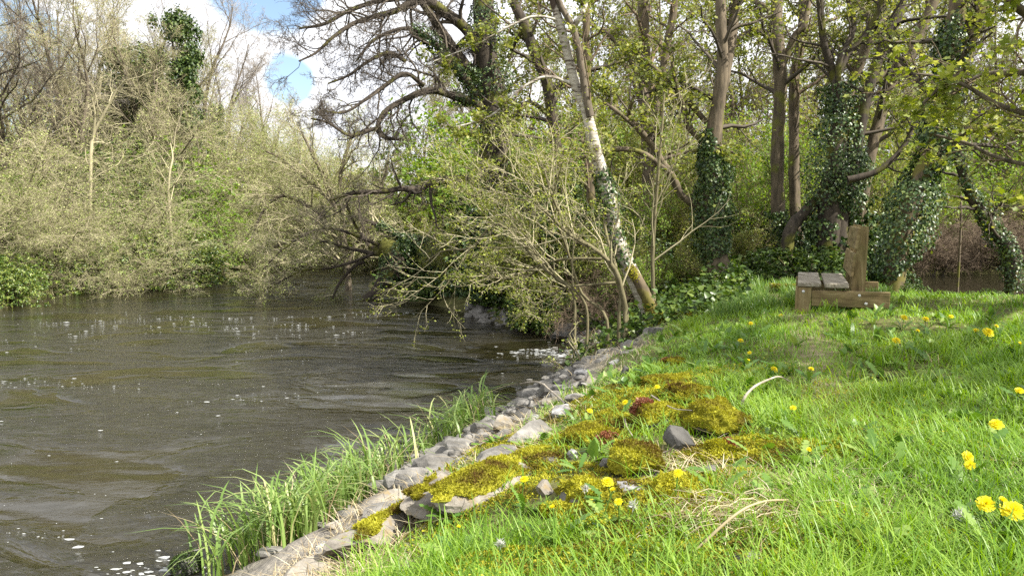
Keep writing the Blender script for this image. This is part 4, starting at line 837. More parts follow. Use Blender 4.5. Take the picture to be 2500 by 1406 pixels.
hero('old_willow', 'dark old willow leaning out of the water with a broken ivied trunk', [
    S_([(893, 735, 15), (925, 708, 17), (950, 675, 26), (962, 640, 30), (955, 610, 27), (930, 600, 20)], foot=False, ivy=(700, .1, .9), it=.12, wob=0)], 18.3, 'bark_dark', 'twig_buff', limbs=[
    S_([(955, 608, 14.0), (915, 618, 6.2), (880, 612, 5.0), (830, 601, 3.7), (790, 590, 2.5), (740, 610, 1.2)], n=14),
    S_([(960, 610, 15.0), (1007, 600, 12.0), (1048, 608, 6.2), (1100, 605, 4.3)], n=6, ivy=(900, 0, 0.6), it=.14),
    S_([(940, 610, 6.2), (908, 605, 5.0), (885, 575, 4.3), (867, 550, 3.7), (850, 510, 3.1), (838, 470, 1.9)], n=12),
    S_([(1040, 600, 11.0), (1007, 591, 6.2), (949, 560, 5.6), (885, 536, 5.0), (850, 525, 2.5)], n=10, ivy=(900, 0, 0.6), it=.13),
    S_([(890, 640, 4.3), (871, 646, 4.3), (843, 673, 3.7), (825, 697, 3.1), (812, 728, 2.5)], n=5),
    S_([(910, 620, 4.3), (860, 640, 3.7), (800, 655, 3.1), (740, 660, 2.5), (680, 690, 1.9), (640, 712, 1.2)], n=15, dY=-.6),
    S_([(930, 600, 5.0), (880, 580, 3.7), (820, 560, 3.1), (760, 565, 2.5), (690, 610, 1.9), (640, 660, 1.2)], n=15, dY=-.8)],
    twigs=[dict(ang=(20, 75), ln=(.3, .55), S=7, wan=.2, trop=(-.03, 0, .0), rr=.5, rmin=.0045), dict(n=8, ang=(20, 65), ln=(.4, .7), S=6, wan=.2, trop=(0, 0, -.03), rr=.5, rmin=.004), dict(n=5, ang=(20, 60), ln=(.4, .7), S=5, wan=.2, trop=(0, 0, -.02), rr=.55, rmin=.003)],
    leaf=dict(mat='leaf_buff', n=1, spread=.04, size=.045, per=3, keep=.8, shape=OVAL, asp=.6))
hero('sycamore', 'dark curving sycamore trunk between the ivied oak and the birch', [S_([(1380, 640, 14), (1368, 430, 13), (1350, 300, 13), (1335, 205, 13), (1308, 137, 13), (1280, 60, 12), (1250, 0, 10), (1225, -80, 8)], n=10, t=(.4, 1))], 15.5, 'bark_dark', 'twig_dark', limbs=[
    S_([(1320, 165, 9), (1290, 75, 6), (1270, 85, 5), (1240, 140, 4)], n=6), S_([(1340, 230, 7), (1400, 180, 6), (1450, 170, 5), (1520, 150, 3)], n=8), S_([(1350, 290, 6), (1290, 250, 5), (1240, 300, 4), (1180, 330, 3)], n=10)], twigs=TW_SYC, leaf=LF_SYC)
hero('slim_tree', 'mossy slender trunk seen just right of the fork of the birch', [S_([(1450, 640, 10), (1440, 430, 10), (1434, 232, 9), (1431, 68, 9), (1430, -60, 8)], n=14)], 14.5, 'bark_moss', 'twig_brown', twigs=TW_SYC, leaf=LF_SYC)
hero('ash_tree', 'pale-barked straight tree standing midway between the birch and the ivy column', [S_([(1592, 640, 16), (1585, 480, 15), (1581, 358, 15), (1576, 200, 14), (1571, 34, 13), (1568, -80, 12)], n=14), S_([(1590, 330, 9), (1612, 200, 8), (1640, 51, 9), (1660, -60, 7)], n=10)], 15.8, 'bark_brown', 'twig_brown', limbs=[S_([(1578, 240, 7), (1540, 150, 6), (1490, 90, 5), (1440, 60, 3)], n=10)], twigs=TW_SYC, leaf=LF_SYC)
hero('forked_sycamore', 'forked brown sycamore whose lower trunk is a thick column of ivy', [
    S_([(1748, 660, 33), (1742, 560, 28), (1740, 450, 25), (1742, 340, 20), (1755, 240, 16), (1765, 160, 14), (1761, 60, 13), (1757, -60, 12)], n=10, t=(.5, 1), ivy=(3600, 0, .52), it=.16),
    S_([(1756, 250, 13), (1775, 154, 13), (1790, 60, 13), (1802, -40, 12)], n=8, foot=False)], 12.2, 'bark_brown', 'twig_dark', limbs=[
    S_([(1735, 380, 9), (1728, 358, 9), (1705, 335, 8), (1680, 307, 8), (1668, 262, 7), (1655, 225, 6), (1640, 150, 4)], n=9),
    S_([(1705, 505, 10), (1665, 478, 9), (1640, 430, 9), (1615, 393, 8), (1590, 352, 8), (1547, 300, 8), (1537, 273, 6), (1548, 235, 4)], n=12, dY=-.8),
    S_([(1640, 425, 6), (1560, 370, 6), (1480, 368, 6), (1420, 385, 5), (1330, 410, 4), (1270, 405, 2)], n=12, Y=11.4),
    S_([(1610, 390, 5), (1720, 365, 4), (1790, 372, 3)], n=5),
    S_([(1550, 310, 5), (1510, 275, 5), (1470, 245, 4), (1440, 210, 3)], n=6, Y=11.4),
    S_([(1725, 300, 7), (1684, 253, 7), (1640, 205, 6), (1590, 160, 5), (1540, 120, 3)], n=10)], twigs=TW_SYC, leaf=LF_SYC)
hero('twin_trunk_tree', 'tall bare brown trunk with a knob halfway up, left of a close pair', [S_([(1906, 600, 19), (1899, 496, 16), (1899, 340, 15), (1905, 200, 15), (1897, 60, 14), (1896, -80, 13)], n=10, t=(.55, 1), ivy=(1500, 0, .24), it=.16)], 14.6, 'bark_brown', 'twig_dark', limbs=[
    S_([(1900, 352, 8), (1899, 338, 11), (1897, 330, 5)], foot=False), S_([(1905, 100, 9), (1860, 80, 9), (1810, 90, 8), (1790, 130, 4)], n=7), S_([(1895, 60, 8), (1870, 20, 7), (1835, 0, 6), (1800, -30, 5)], n=6), S_([(1900, 190, 8), (1940, 90, 8), (1965, 60, 7), (1980, -40, 6)], n=8)], twigs=TW_SYC, leaf=LF_SYC)
hero('twin_trunk_tree', 'tall bare brown trunk without a knob, right of a close pair', [S_([(1948, 610, 14), (1940, 480, 13), (1938, 330, 12), (1940, 190, 12), (1958, 85, 11), (1962, -60, 10)], n=12, t=(.5, 1))], 15.2, 'bark_brown', 'twig_brown', twigs=TW_SYC, leaf=LF_SYC)
hero('ivy_tree', 'broad clump of leaning stems wrapped in dark ivy behind the bench', [
    S_([(2020, 600, 30), (2030, 500, 30), (2040, 400, 26), (2050, 300, 20), (2040, 200, 11), (2012, 110, 9), (2000, -20, 8)], n=8, t=(.6, 1), ivy=(3400, 0, .72), it=.34),
    S_([(1923, 590, 15), (1940, 545, 15), (1967, 518, 14), (2010, 470, 12), (2040, 420, 12)], foot=True)], 12.8, 'bark_dark', 'twig_dark', limbs=[
    S_([(2045, 560, 24), (2075, 430, 20), (2095, 350, 12), (2121, 222, 12), (2150, 130, 12), (2190, 40, 12), (2215, -60, 10)], n=8, t=(.5, 1), ivy=(2600, 0, .50), it=.26, foot=True),
    S_([(2030, 230, 8), (2060, 150, 8), (2100, 100, 7), (2140, 40, 6), (2160, -40, 5)], n=7),
    S_([(2045, 250, 7), (2050, 150, 7), (2085, 70, 6), (2070, 0, 5), (2060, -60, 5)], n=7),
    S_([(2070, 440, 9), (2110, 430, 8), (2155, 410, 7), (2206, 358, 6), (2235, 300, 5), (2260, 250, 3)], n=12, Y=12)], twigs=TW_SYC, leaf=LF_SYC)
hero('leaning_sycamore', 'leaning bare-stemmed tree with a wide V fork, above the back of the bench', [
    S_([(2090, 600, 16), (2105, 480, 16), (2120, 400, 15), (2138, 324, 14), (2165, 230, 13), (2200, 168, 13), (2225, 130, 12), (2258, 51, 12), (2292, -20, 11)], n=10, t=(.5, 1)),
    S_([(2192, 185, 11), (2185, 140, 10), (2155, 99, 8), (2110, 35, 7), (2080, -20, 6)], n=8),
    S_([(2080, 520, 13), (2060, 360, 12), (2075, 220, 12), (2105, 140, 12), (2135, 60, 12), (2160, -30, 11)], n=10, t=(.5, 1), foot=True)], 13.8, 'bark_brown', 'twig_dark', limbs=[
    S_([(2200, 165, 7), (2160, 180, 7), (2120, 220, 7), (2080, 290, 6), (2060, 340, 5)], n=6), S_([(1960, 110, 4), (2010, 120, 4), (2060, 135, 4)], n=3)], twigs=TW_SYC, leaf=LF_SYC)
hero('ivy_tree', 'ivied tree by the pond with a mossy yellow second stem at the top', [
    S_([(2185, 650, 26), (2205, 560, 24), (2240, 450, 22), (2275, 370, 20), (2300, 250, 20), (2322, 120, 20), (2335, 30, 19), (2350, -80, 16)], n=8, t=(.4, 1), ivy=(4600, 0, .95), it=.24),
    S_([(2280, 380, 14), (2330, 210, 17), (2368, 80, 19), (2400, 0, 19), (2425, -80, 16)], n=6, t=(.5, 1))], 10.8, 'bark_moss', 'twig_dark', limbs=[
    S_([(2255, 440, 9), (2300, 380, 9), (2350, 330, 8), (2420, 310, 6), (2520, 330, 5)], n=10)], twigs=TW_SYC, leaf=LF_SYC)
hero('leaning_pond_tree', 'dark ivied trunk leaning over the pond at the right', [S_([(2470, 640, 14), (2428, 570, 14), (2395, 520, 13), (2367, 468, 13), (2345, 400, 12), (2325, 330, 10), (2300, 250, 8)], n=8, t=(.4, 1), ivy=(1600, .25, 1), it=.16)], 14.0, 'bark_dark', 'twig_dark', twigs=TW_SYC, leaf=LF_SYC)
hero('slim_tree', 'thin pale trunk catching the light beyond the pond', [S_([(2346, 545, 3), (2343, 458, 3), (2338, 400, 2.5), (2325, 330, 1.5)], n=8)], 16, 'bark_brown', 'twig_brown', twigs=TW_SYC[:2])
# the sycamore standing just right of the frame; its branches hang into the picture and shade the lawn
near = hero('near_sycamore', 'nearest sycamore boughs with fresh green leaves hanging in from the right edge', [
    S_([(3250, 1000, 60, 6.6), (3240, 600, 50, 6.6), (3200, 200, 44, 6.5), (3120, -200, 38, 6.5), (3050, -600, 30, 6.4), (3000, -1000, 20, 6.3)], n=10, t=(.3, 1))], 6.5, 'bark_grey', 'twig_brown', limbs=[
    S_([(3200, 200, 22, 6.5), (2900, 330, 16, 6.8), (2640, 330, 9, 7.0), (2500, 277, 7, 7.1), (2428, 253, 6, 7.2), (2363, 212, 5, 7.3), (2300, 190, 4, 7.4), (2230, 180, 2, 7.5)], n=22, t=(.25, 1)),
    S_([(3210, 300, 20, 6.5), (2900, 250, 16, 6.9), (2640, 180, 12, 7.2), (2500, 177, 9, 7.4), (2411, 184, 8, 7.6), (2346, 212, 6, 7.7), (2290, 260, 4, 7.9)], n=20, t=(.3, 1)),
    S_([(3100, -150, 16, 6.5), (2850, -80, 12, 6.6), (2600, 60, 10, 6.7), (2500, 30, 10, 6.7), (2466, 0, 10, 6.7), (2400, -80, 8, 6.7)], n=14, t=(.2, 1)),
    S_([(3230, 450, 16, 6.5), (2900, 500, 12, 6.9), (2650, 430, 8, 7.3), (2450, 390, 5, 7.8), (2360, 350, 4, 8.1), (2280, 330, 3, 8.3)], n=20, t=(.25, 1)),
    S_([(2365, 155, 5, 7.3), (2345, 180, 6, 7.4), (2305, 205, 5, 7.4), (2255, 252, 4, 7.5)], n=4),
    S_([(3150, 0, 22, 6.5), (2800, -250, 16, 6.2), (2600, -350, 12, 5.6), (2450, -420, 8, 5.0)], n=16, t=(.2, 1)),
    S_([(3120, -200, 22, 6.5), (2700, -600, 16, 6.4), (2400, -700, 10, 6.4), (2100, -760, 6, 6.4)], n=14, t=(.2, 1)),
    S_([(6.9, 6.6, 4.2, .09, 0), (6.5, 5.0, 5.6, .06, 0), (6.2, 3.8, 6.0, .04, 0), (6.6, 2.6, 6.2, .03, 0), (7.4, 1.6, 6.2, .015, 0)], n=46, t=(.3, 1), leafy=3),
    S_([(6.9, 6.6, 4.6, .09, 0), (5.9, 5.6, 6.0, .05, 0), (5.3, 4.6, 6.3, .03, 0), (4.9, 3.8, 6.4, .015, 0)], n=18, t=(.35, 1), leafy=2),
    S_([(6.9, 6.6, 3.4, .08, 0), (7.2, 4.8, 4.8, .05, 0), (7.0, 3.2, 5.6, .03, 0), (6.8, 2.2, 6.0, .015, 0)], n=30, t=(.45, 1), leafy=3)],
    twigs=[dict(ang=(25, 75), ln=(.14, .30), S=7, wan=.15, trop=(-.02, 0, -.02), rr=.4, rmin=.005), dict(n=5, ang=(25, 65), ln=(.35, .65), S=6, wan=.15, trop=(0, 0, .02), rr=.5, rmin=.0035), dict(n=3, ang=(20, 55), ln=(.4, .7), S=4, wan=.14, trop=(0, 0, .04), rr=.55, rmin=.0025)],
    leaf=dict(mat='leaf_hazel', n=4, spread=.055, size=.075, per=1, keep=.5))
# mossy budding scrub sapling on the stone slope
hero('budding_sapling', 'small budding sapling among dead twigs at the top of the stone slope', [
    S_([(1425, 925, 4), (1420, 890, 3), (1405, 850, 2), (1390, 815, 1.5)], n=7, t=(.1, 1), foot=True), S_([(1440, 925, 3), (1450, 880, 3), (1455, 840, 2)], n=7, t=(.1, 1), foot=True), S_([(1400, 930, 3), (1370, 895, 2), (1345, 880, 1.5)], n=5, t=(.1, 1), foot=True)], 9.0, 'bark_hazel', 'twig_buff',
    twigs=[dict(ang=(25, 70), ln=(.4, .7), S=6, wan=.2, trop=(0, 0, .05), rr=.6, rmin=.002), dict(n=5, ang=(20, 60), ln=(.4, .7), S=5, wan=.2, rr=.6, rmin=.0018)], leaf=dict(mat='leaf_hazel', n=2, spread=.025, size=.04, per=1, keep=.7, shape=OVAL, asp=.6), wob=.15)
# ---------------------------------------------------------------- plant templates (each a dict part -> (mesh data, material))
def raw(mb):
    return np.vstack(mb.V), (np.vstack(mb.Q) if mb.Q else np.zeros((0, 4), int)), (np.vstack(mb.T) if mb.T else np.zeros((0, 3), int))
def t_bare(Ht, limbs=16, seed=0, up=.09, spread=(25, 50), dens=(8, 7, 5), thick=.016, wan=.16, t0=.22):
    S = 14; z = np.linspace(0, 1, S); P = np.stack([.5 * fbm(np.c_[z * 2, 0 * z + seed, 0 * z], 2, seed) * z * Ht * .25, .5 * fbm(np.c_[z * 2, 0 * z + seed + 9, 0 * z], 2, seed) * z * Ht * .25, z * Ht], -1)
    R = Ht * thick * (1 - .88 * z) ; mbt = MB(); tubes(mbt, P, R, 8, bark=.2)
    mb = MB(); a, r = grow(P[None], R[None], limbs, t=(t0, .98), ang=spread, ln=(.32, .5), S=8, wan=wan, trop=(0, 0, up), rr=.55, rmin=.012, short=.55); tubes(mbt, a, r, 5)
    for i, d in enumerate(dens):
        a, r = grow(a, r, d, t=(.15, 1), ang=(20, 60), ln=((.35, .65), (.4, .75), (.45, .8))[i], S=(6, 5, 4)[i], wan=wan, trop=(0, 0, up * .7), rr=.55, rmin=(.008, .006, .0048)[i]); tubes(mb, a, r, (4, 3, 3)[i])
    return mbt, mb, a
def t_bush(Ht, stems=14, dens=(9, 8, 5), lean=.6, arch=-.03, wan=.15, rmin=(.008, .005, .004), fan=1.0):
    n = stems; a = rng.uniform(0, 6.28, n); e = rng.uniform(.1, 1, n) * lean; L = Ht * rng.uniform(.7, 1.1, n); S = 9; pts = [np.c_[np.cos(a) * .12 * Ht * fan * rng.uniform(0, 1, n), np.sin(a) * .12 * Ht * fan * rng.uniform(0, 1, n), 0 * a]]
    d = nrm(np.c_[np.cos(a) * np.sin(e), np.sin(a) * np.sin(e), np.cos(e)])
    for s in range(S - 1):
        pts.append(pts[-1] + d * (L / (S - 1))[:, None]); d = nrm(d + rng.normal(0, wan * .7, (n, 3)) + np.c_[np.cos(a), np.sin(a), 0 * a] * .05 + [0, 0, arch])
    P = np.stack(pts, 1); R = (Ht * .007 * rng.uniform(.6, 1.2, n))[:, None] * np.linspace(1, .25, S)
    mbt = MB(); tubes(mbt, P, R, 5); mb = MB(); x, r = P, R
    for i, q in enumerate(dens):
        x, r = grow(x, r, q, t=(.12, 1), ang=(20, 65), ln=((.3, .55), (.4, .75), (.45, .85))[i], S=(6, 5, 4)[i], wan=wan, trop=(0, 0, arch), rr=.55, rmin=rmin[i]); tubes(mb, x, r, (4, 3, 3)[i])
    return mbt, mb, x
def t_leafy(W, Ht, n, size, shape, asp, lumps=16, droop=-.3):
    """evergreen bush: leaf sprays on many overlapping lumps"""
    c = rng.normal(0, 1, (lumps, 3)); c = nrm(c) * rng.uniform(.45, .95, (lumps, 1)); c[:, 2] = np.abs(c[:, 2]); c = c * [W * .5, W * .5, Ht * .8]
    r = rng.uniform(.20, .36, lumps) * min(W, Ht * 1.3)
    ns = n // 7; i = rng.integers(0, lumps, ns); v = nrm(rng.normal(size=(ns, 3)) + [0, 0, .25]); pos = c[i] + v * (r[i] * rng.uniform(.55, 1.1, ns))[:, None] * [1, 1, .8]; pos[:, 2] = np.maximum(pos[:, 2], .06)
    mb = MB(); p7 = np.repeat(pos, 7, 0); v7 = np.repeat(v, 7, 0); side = nrm(rng.normal(size=p7.shape)); dirs = nrm(v7 * .55 + side * .8 + [0, 0, droop])
    leaves(mb, p7, rng.uniform(.6, 1.15, len(p7)) * size, shape, asp, dirs=dirs, nb=v7 * .7 + np.array([0, 0, .8]))
    mt = MB(); k_ = rng.integers(0, ns, 160); st = np.stack([pos[k_] * [.12, .12, 0], pos[k_] * [.5, .5, .55], pos[k_]], 1); st[:, 0, 2] = -.3; tubes(mt, st, np.full((160, 3), .012) * [1, .7, .35], 4)
    return mt, mb
def t_column(W, Ht, n, size, taper=.55):
    """tall ivy-smothered or evergreen crown: ragged stacked lumps with gaps"""
    L_ = 60; z = np.sort(rng.uniform(.12, 1, L_)); wd = W * .5 * (1 - taper * z ** 1.6) * rng.uniform(.35, 1.1, L_); a = rng.uniform(0, 6.28, L_)
    c = np.c_[np.cos(a) * wd, np.sin(a) * wd, z * Ht * .96]; r = W * rng.uniform(.09, .22, L_) * (1 - .35 * z)
    ns = n // 5; i = rng.choice(L_, ns, p=r ** 2 / (r ** 2).sum()); v = nrm(rng.normal(size=(ns, 3)) + [0, 0, .2]); pos = c[i] + v * (r[i] * rng.uniform(.35, 1.1, ns))[:, None] * [1, 1, 1.25]
    mb = MB(); p = np.repeat(pos, 5, 0) + rng.normal(0, .07, (ns * 5, 3)); v5 = np.repeat(v, 5, 0)
    leaves(mb, p, rng.uniform(.6, 1.2, len(p)) * size, IVYL, .75, nb=v5 + np.array([0, 0, .7]), dirs=nrm(v5 * .5 + rng.normal(0, .7, p.shape) + [0, 0, -.3]))
    mt = MB(); tubes(mt, np.c_[0 * np.arange(6), 0 * np.arange(6), np.linspace(0, Ht * .95, 6)], np.linspace(W * .07, .02, 6), 8, bark=.2); return mt, mb
def tpl(**parts): return {k_: (m_.mesh(k_, M[mat]), mat, m_) for k_, (m_, mat) in parts.items()}
def leafed(tips, per, n, spread, size, shape=OVAL, asp=.6, keep=1.0):
    mb = MB(); pts = tip_points(tips, .2, per); pts = pts[rng.uniform(size=len(pts)) < keep]; leaf_clusters(mb, pts, n, spread, size, shape, asp, nb=(0, 0, .6)); return mb
TP = {}
for i in range(3):
    a, b_, c = t_bare(11, 17, seed=5 + i * 3, up=.07); TP['bare%d' % i] = tpl(trunk=(a, 'bark_grey'), crown=(b_, 'twig_grey'))
a, b_, c = t_bare(11, 15, seed=40, up=.05, spread=(30, 65), dens=(8, 8, 5), wan=.24); TP['dark'] = tpl(trunk=(a, 'bark_dark'), crown=(b_, 'twig_dark'))
for i in range(2):
    a, b_, c = t_bare(11, 15, seed=60 + i * 7, up=.06, dens=(7, 6, 5)); TP['budding%d' % i] = tpl(trunk=(a, 'bark_brown'), crown=(b_, 'twig_brown'), foliage=(leafed(c, 1, 2, .12, .13, LOBE, .9, .5), 'leaf_spring'))
a, b_, c = t_bare(11, 18, seed=90, up=.09, dens=(8, 8, 5)); TP['buffbare'] = tpl(trunk=(a, 'bark_grey'), crown=(b_, 'twig_buff'), foliage=(leafed(c, 1, 1, .06, .07, keep=.5), 'leaf_buff'))
for i in range(3):
    a, b_, c = t_bush(4.2, 15, lean=1.0, arch=-.03 - .015 * i); TP['buff%d' % i] = tpl(stems=(a, 'bark_hazel'), crown=(b_, 'twig_buff'), foliage=(leafed(c, 2, 1, .05, .06, keep=.8), 'leaf_buff'))
for i in range(2):
    a, b_, c = t_bush(4.6, 20, dens=(10, 8, 5), lean=.85, arch=.0 - .03 * i, wan=.13); TP['willow%d' % i] = tpl(stems=(a, 'bark_hazel'), crown=(b_, 'twig_buff'), foliage=(leafed(c, 4, 1, .06, .055, keep=.95), 'leaf_buff'))
for i in range(3):
    a, b_, c = t_bush(3.0, 12, dens=(8, 7, 4), lean=.9, arch=-.01); TP['spring%d' % i] = tpl(stems=(a, 'bark_hazel'), crown=(b_, 'twig_brown'), foliage=(leafed(c, 1, 3, .10, .085, LOBE if i else OVAL, .85, .9), 'leaf_spring' if i < 2 else 'leaf_bright'))
a, b_, c = t_bush(2.2, 16, dens=(8, 7, 5), lean=1.2, arch=-.05, wan=.25); TP['brush'] = tpl(stems=(a, 'bark_dark'), crown=(b_, 'twig_brown'))
for i in range(2):
    a, b_ = t_leafy(3.2, 2.0, 15000, .105, LONG, .36, 26); TP['laurel%d' % i] = tpl(stems=(a, 'bark_dark'), foliage=(b_, 'leaf_laurel'))
a, b_ = t_leafy(3.0, 3.0, 19000, .065, OVAL, .6, 26, 0); TP['bright'] = tpl(stems=(a, 'bark_dark'), foliage=(b_, 'leaf_bright'))
a, b_ = t_leafy(2.6, 1.9, 12000, .085, IVYL, .85, 18, -.5); TP['ivybush'] = tpl(stems=(a, 'bark_dark'), foliage=(b_, 'leaf_ivy'))
a, b_ = t_column(3.6, 9.0, 30000, .12); TP['column'] = tpl(trunk=(a, 'bark_dark'), foliage=(b_, 'leaf_conifer'))
a, b_ = t_leafy(2.2, 1.2, 9000, .075, IVYL, .8, 16, 0); TP['bramble'] = tpl(stems=(a, 'bark_brown'), foliage=(b_, 'leaf_bramble'))
def place(name, label, cat, tp, px, Y, topy, group=None, rotz=None, wide=1.0, sink=0.0, z=None):
    """stand a copy of a template at photo column px, Y metres out, its top at photo row topy"""
    g = at(px, 520, Y); x = g[0]; zb = (H(x, Y) if z is None else z) - sink; zt = 2 + (520 - topy) / F * Y
    Hm = max(np.vstack([p_[2].V[0] if False else np.vstack(p_[2].V) for p_ in TP[tp].values()])[:, 2]); s = (zt - zb) / Hm
    t = thing(name, label, cat, (x, Y, zb), group); rz = rng.uniform(0, 6.28) if rotz is None else rotz
    for k_, (me, mat, _) in TP[tp].items():
        o = bpy.data.objects.new(k_, me); COL.objects.link(o); o.parent = t; o.rotation_euler = (0, 0, float(rz)); o.scale = (float(s * wide), float(s * wide), float(s))
    return t
_hm = {}
# ---- far (left) bank: bare trees at the back
G1 = 'bare trees on the far bank'
place('bare_tree', 'dark-trunked bare tree at the left edge, before the paler trees', 'tree', 'dark', 15, 23, -160, G1)
place('bare_tree', 'grey bare tree second from the left edge, its twigs filling the top corner', 'tree', 'bare0', 120, 26, -170, G1)
place('bare_tree', 'buff bare tree between the left corner and the dark evergreen', 'tree', 'buffbare', 215, 25, -120, G1, wide=1.1)
place('bare_tree', 'brown twiggy tree directly left of the dark evergreen', 'tree', 'buffbare', 320, 27, -90, G1, wide=1.1)
place('bare_tree', 'buff twiggy tree standing before the dark evergreen', 'tree', 'buffbare', 392, 25.6, 40, G1, wide=1.2)
place('bare_tree', 'grey bare tree rising behind the dark evergreen', 'tree', 'bare1', 400, 32, -60, G1)
place('bare_tree', 'pale bare tree right of the dark evergreen, against the cloud', 'tree', 'bare2', 530, 33, -80, G1)
place('bare_tree', 'thin bare tree beside the gap of blue sky', 'tree', 'bare1', 585, 35, 10, G1)
place('bare_tree', 'lower bare tree under the gap of blue sky', 'tree', 'bare0', 655, 36, 120, G1)
place('bare_tree', 'small bare tree behind the willows, left of the oak twigs', 'tree', 'bare2', 730, 38, 215, G1)
for px, Y, top, lab in [(65, 28, -130, 'buff bare tree close behind the dark-trunked one'), (170, 29, -100, 'buff bare tree behind the pale forked trunk'), (275, 30, -110, 'buff bare tree left of the ivy-smothered trunk'), (480, 31, 10, 'buff bare tree just right of the dark evergreen, lower than its neighbours')]:
    place('bare_tree', lab, 'tree', 'buffbare', px, Y, top, G1, wide=1.15)
place('bare_tree', 'thin grey tree at the far left behind the dark-trunked one', 'tree', 'bare2', -60, 29, -120, G1)
place('evergreen_tree', 'dark evergreen tree with a ragged pointed top among the bare trees', 'tree', 'column', 438, 27.5, 28, wide=.82)
place('evergreen_tree', 'ivy-smothered trunk behind the brown twiggy tree', 'tree', 'column', 335, 29, 110, wide=1.2)
place('ivy_tree', 'slim ivy-covered trunk right of the pointed evergreen', 'tree', 'column', 535, 31, 250, wide=.45)
# ---- far bank shrubs
G2 = 'buff twiggy shrubs on the far bank'
for px, Y, top, tp, lab, wd in [(-40, 20.5, 230, 'buff0', 'buff twiggy shrub at the left edge of the far bank', 1.1), (70, 22.5, 260, 'buff1', 'tall buff shrub behind the left-hand laurel', 1.1), (160, 21, 330, 'buff2', 'arching buff shrub over the dark laurel', 1.2), (250, 23, 330, 'buff0', 'buff shrub between the pale trunk and the arching one', 1.1), (330, 22.3, 420, 'buff1', 'low buff shrub above the sunlit laurel', 1.2), (90, 20, 430, 'buff2', 'low buff shrub leaning out above the water at the left', 1.2), (470, 24.5, 470, 'buff0', 'low buff shrub beside the fallen branches', 1.0), (330, 20.6, 520, 'buff1', 'buff shrub drooping before the shaded laurel', 1.2), (190, 19.6, 560, 'buff2', 'lowest buff shrub drooping over the waterline at the left', 1.2), (200, 26, 190, 'buff1', 'tall buff thicket under the bare trees', 1.2), (30, 26, 160, 'buff2', 'tall buff thicket beneath the dark-trunked tree', 1.2), (300, 26, 200, 'buff2', 'tall buff thicket in front of the ivy-smothered trunk', 1.0)]:
    place('buff_shrub', lab, 'shrub', tp, px, Y, top, G2, wide=wd)
place('green_shrub', 'bright green shrub below the dark evergreen', 'shrub', 'bright', 400, 25.2, 300, wide=1.0)
place('green_shrub', 'yellow-green shrub between the bright shrub and the laurel', 'shrub', 'bright', 440, 24, 430, wide=.9)
place('green_shrub', 'dull green shrub in the buff twigs at the far left', 'shrub', 'bright', 30, 21.2, 400, wide=.8)
place('green_shrub', 'dark green shrub under the tall buff thicket', 'shrub', 'ivybush', 300, 25, 330, wide=.9)
place('green_shrub', 'dark green shrub at the left edge behind the buff twigs', 'shrub', 'ivybush', 20, 24.5, 330, wide=1.0)
place('green_shrub', 'green shrub right of the pale forked trunk', 'shrub', 'bright', 260, 22.6, 440, wide=.8)
place('green_shrub', 'dark holly-like shrub between the pale forked trunk and the left edge', 'shrub', 'ivybush', 140, 23.5, 420, wide=1.0)
G3 = 'laurels along the far waterline'
place('laurel', 'sunlit laurel spilling over the far waterline, right-hand end', 'shrub', 'laurel0', 405, 21.9, 540, G3, wide=1.15, z=.05)
place('laurel', 'darker laurel in shade along the far waterline', 'shrub', 'laurel1', 270, 21.2, 590, G3, wide=1.1, z=.0)
place('laurel', 'broad laurel left of the shaded one on the far waterline', 'shrub', 'laurel0', 120, 20.3, 585, G3, wide=1.2, z=.0, rotz=2.0)
place('laurel', 'nearest laurel hanging over the water at the left edge', 'shrub', 'laurel1', -5, 17.0, 610, G3, wide=.95, z=.02, rotz=1.0)
G4 = 'willow bushes round the river bend'
for px, Y, top, tp, lab, wd in [(560, 29.5, 190, 'willow0', 'tall buff willow bush left of the river bend', .75), (620, 30.5, 230, 'willow1', 'tall willow bush below the gap of blue sky', .8), (690, 30.5, 280, 'willow0', 'willow bush standing behind the river bend', .85), (760, 32, 300, 'willow1', 'pale willow bush right of the river bend', .9), (840, 33, 330, 'willow0', 'distant willow bush behind the old leaning willow', .9), (920, 30, 390, 'willow1', 'willow bush just behind the old leaning willow trunk', 1.0), (530, 26.8, 430, 'willow1', 'low willow bush over the fallen branches', .9), (1000, 29, 360, 'willow0', 'willow bush behind the ivied oak', .9)]:
    place('willow_bush', lab, 'shrub', tp, px, Y, top, G4, wide=wd)
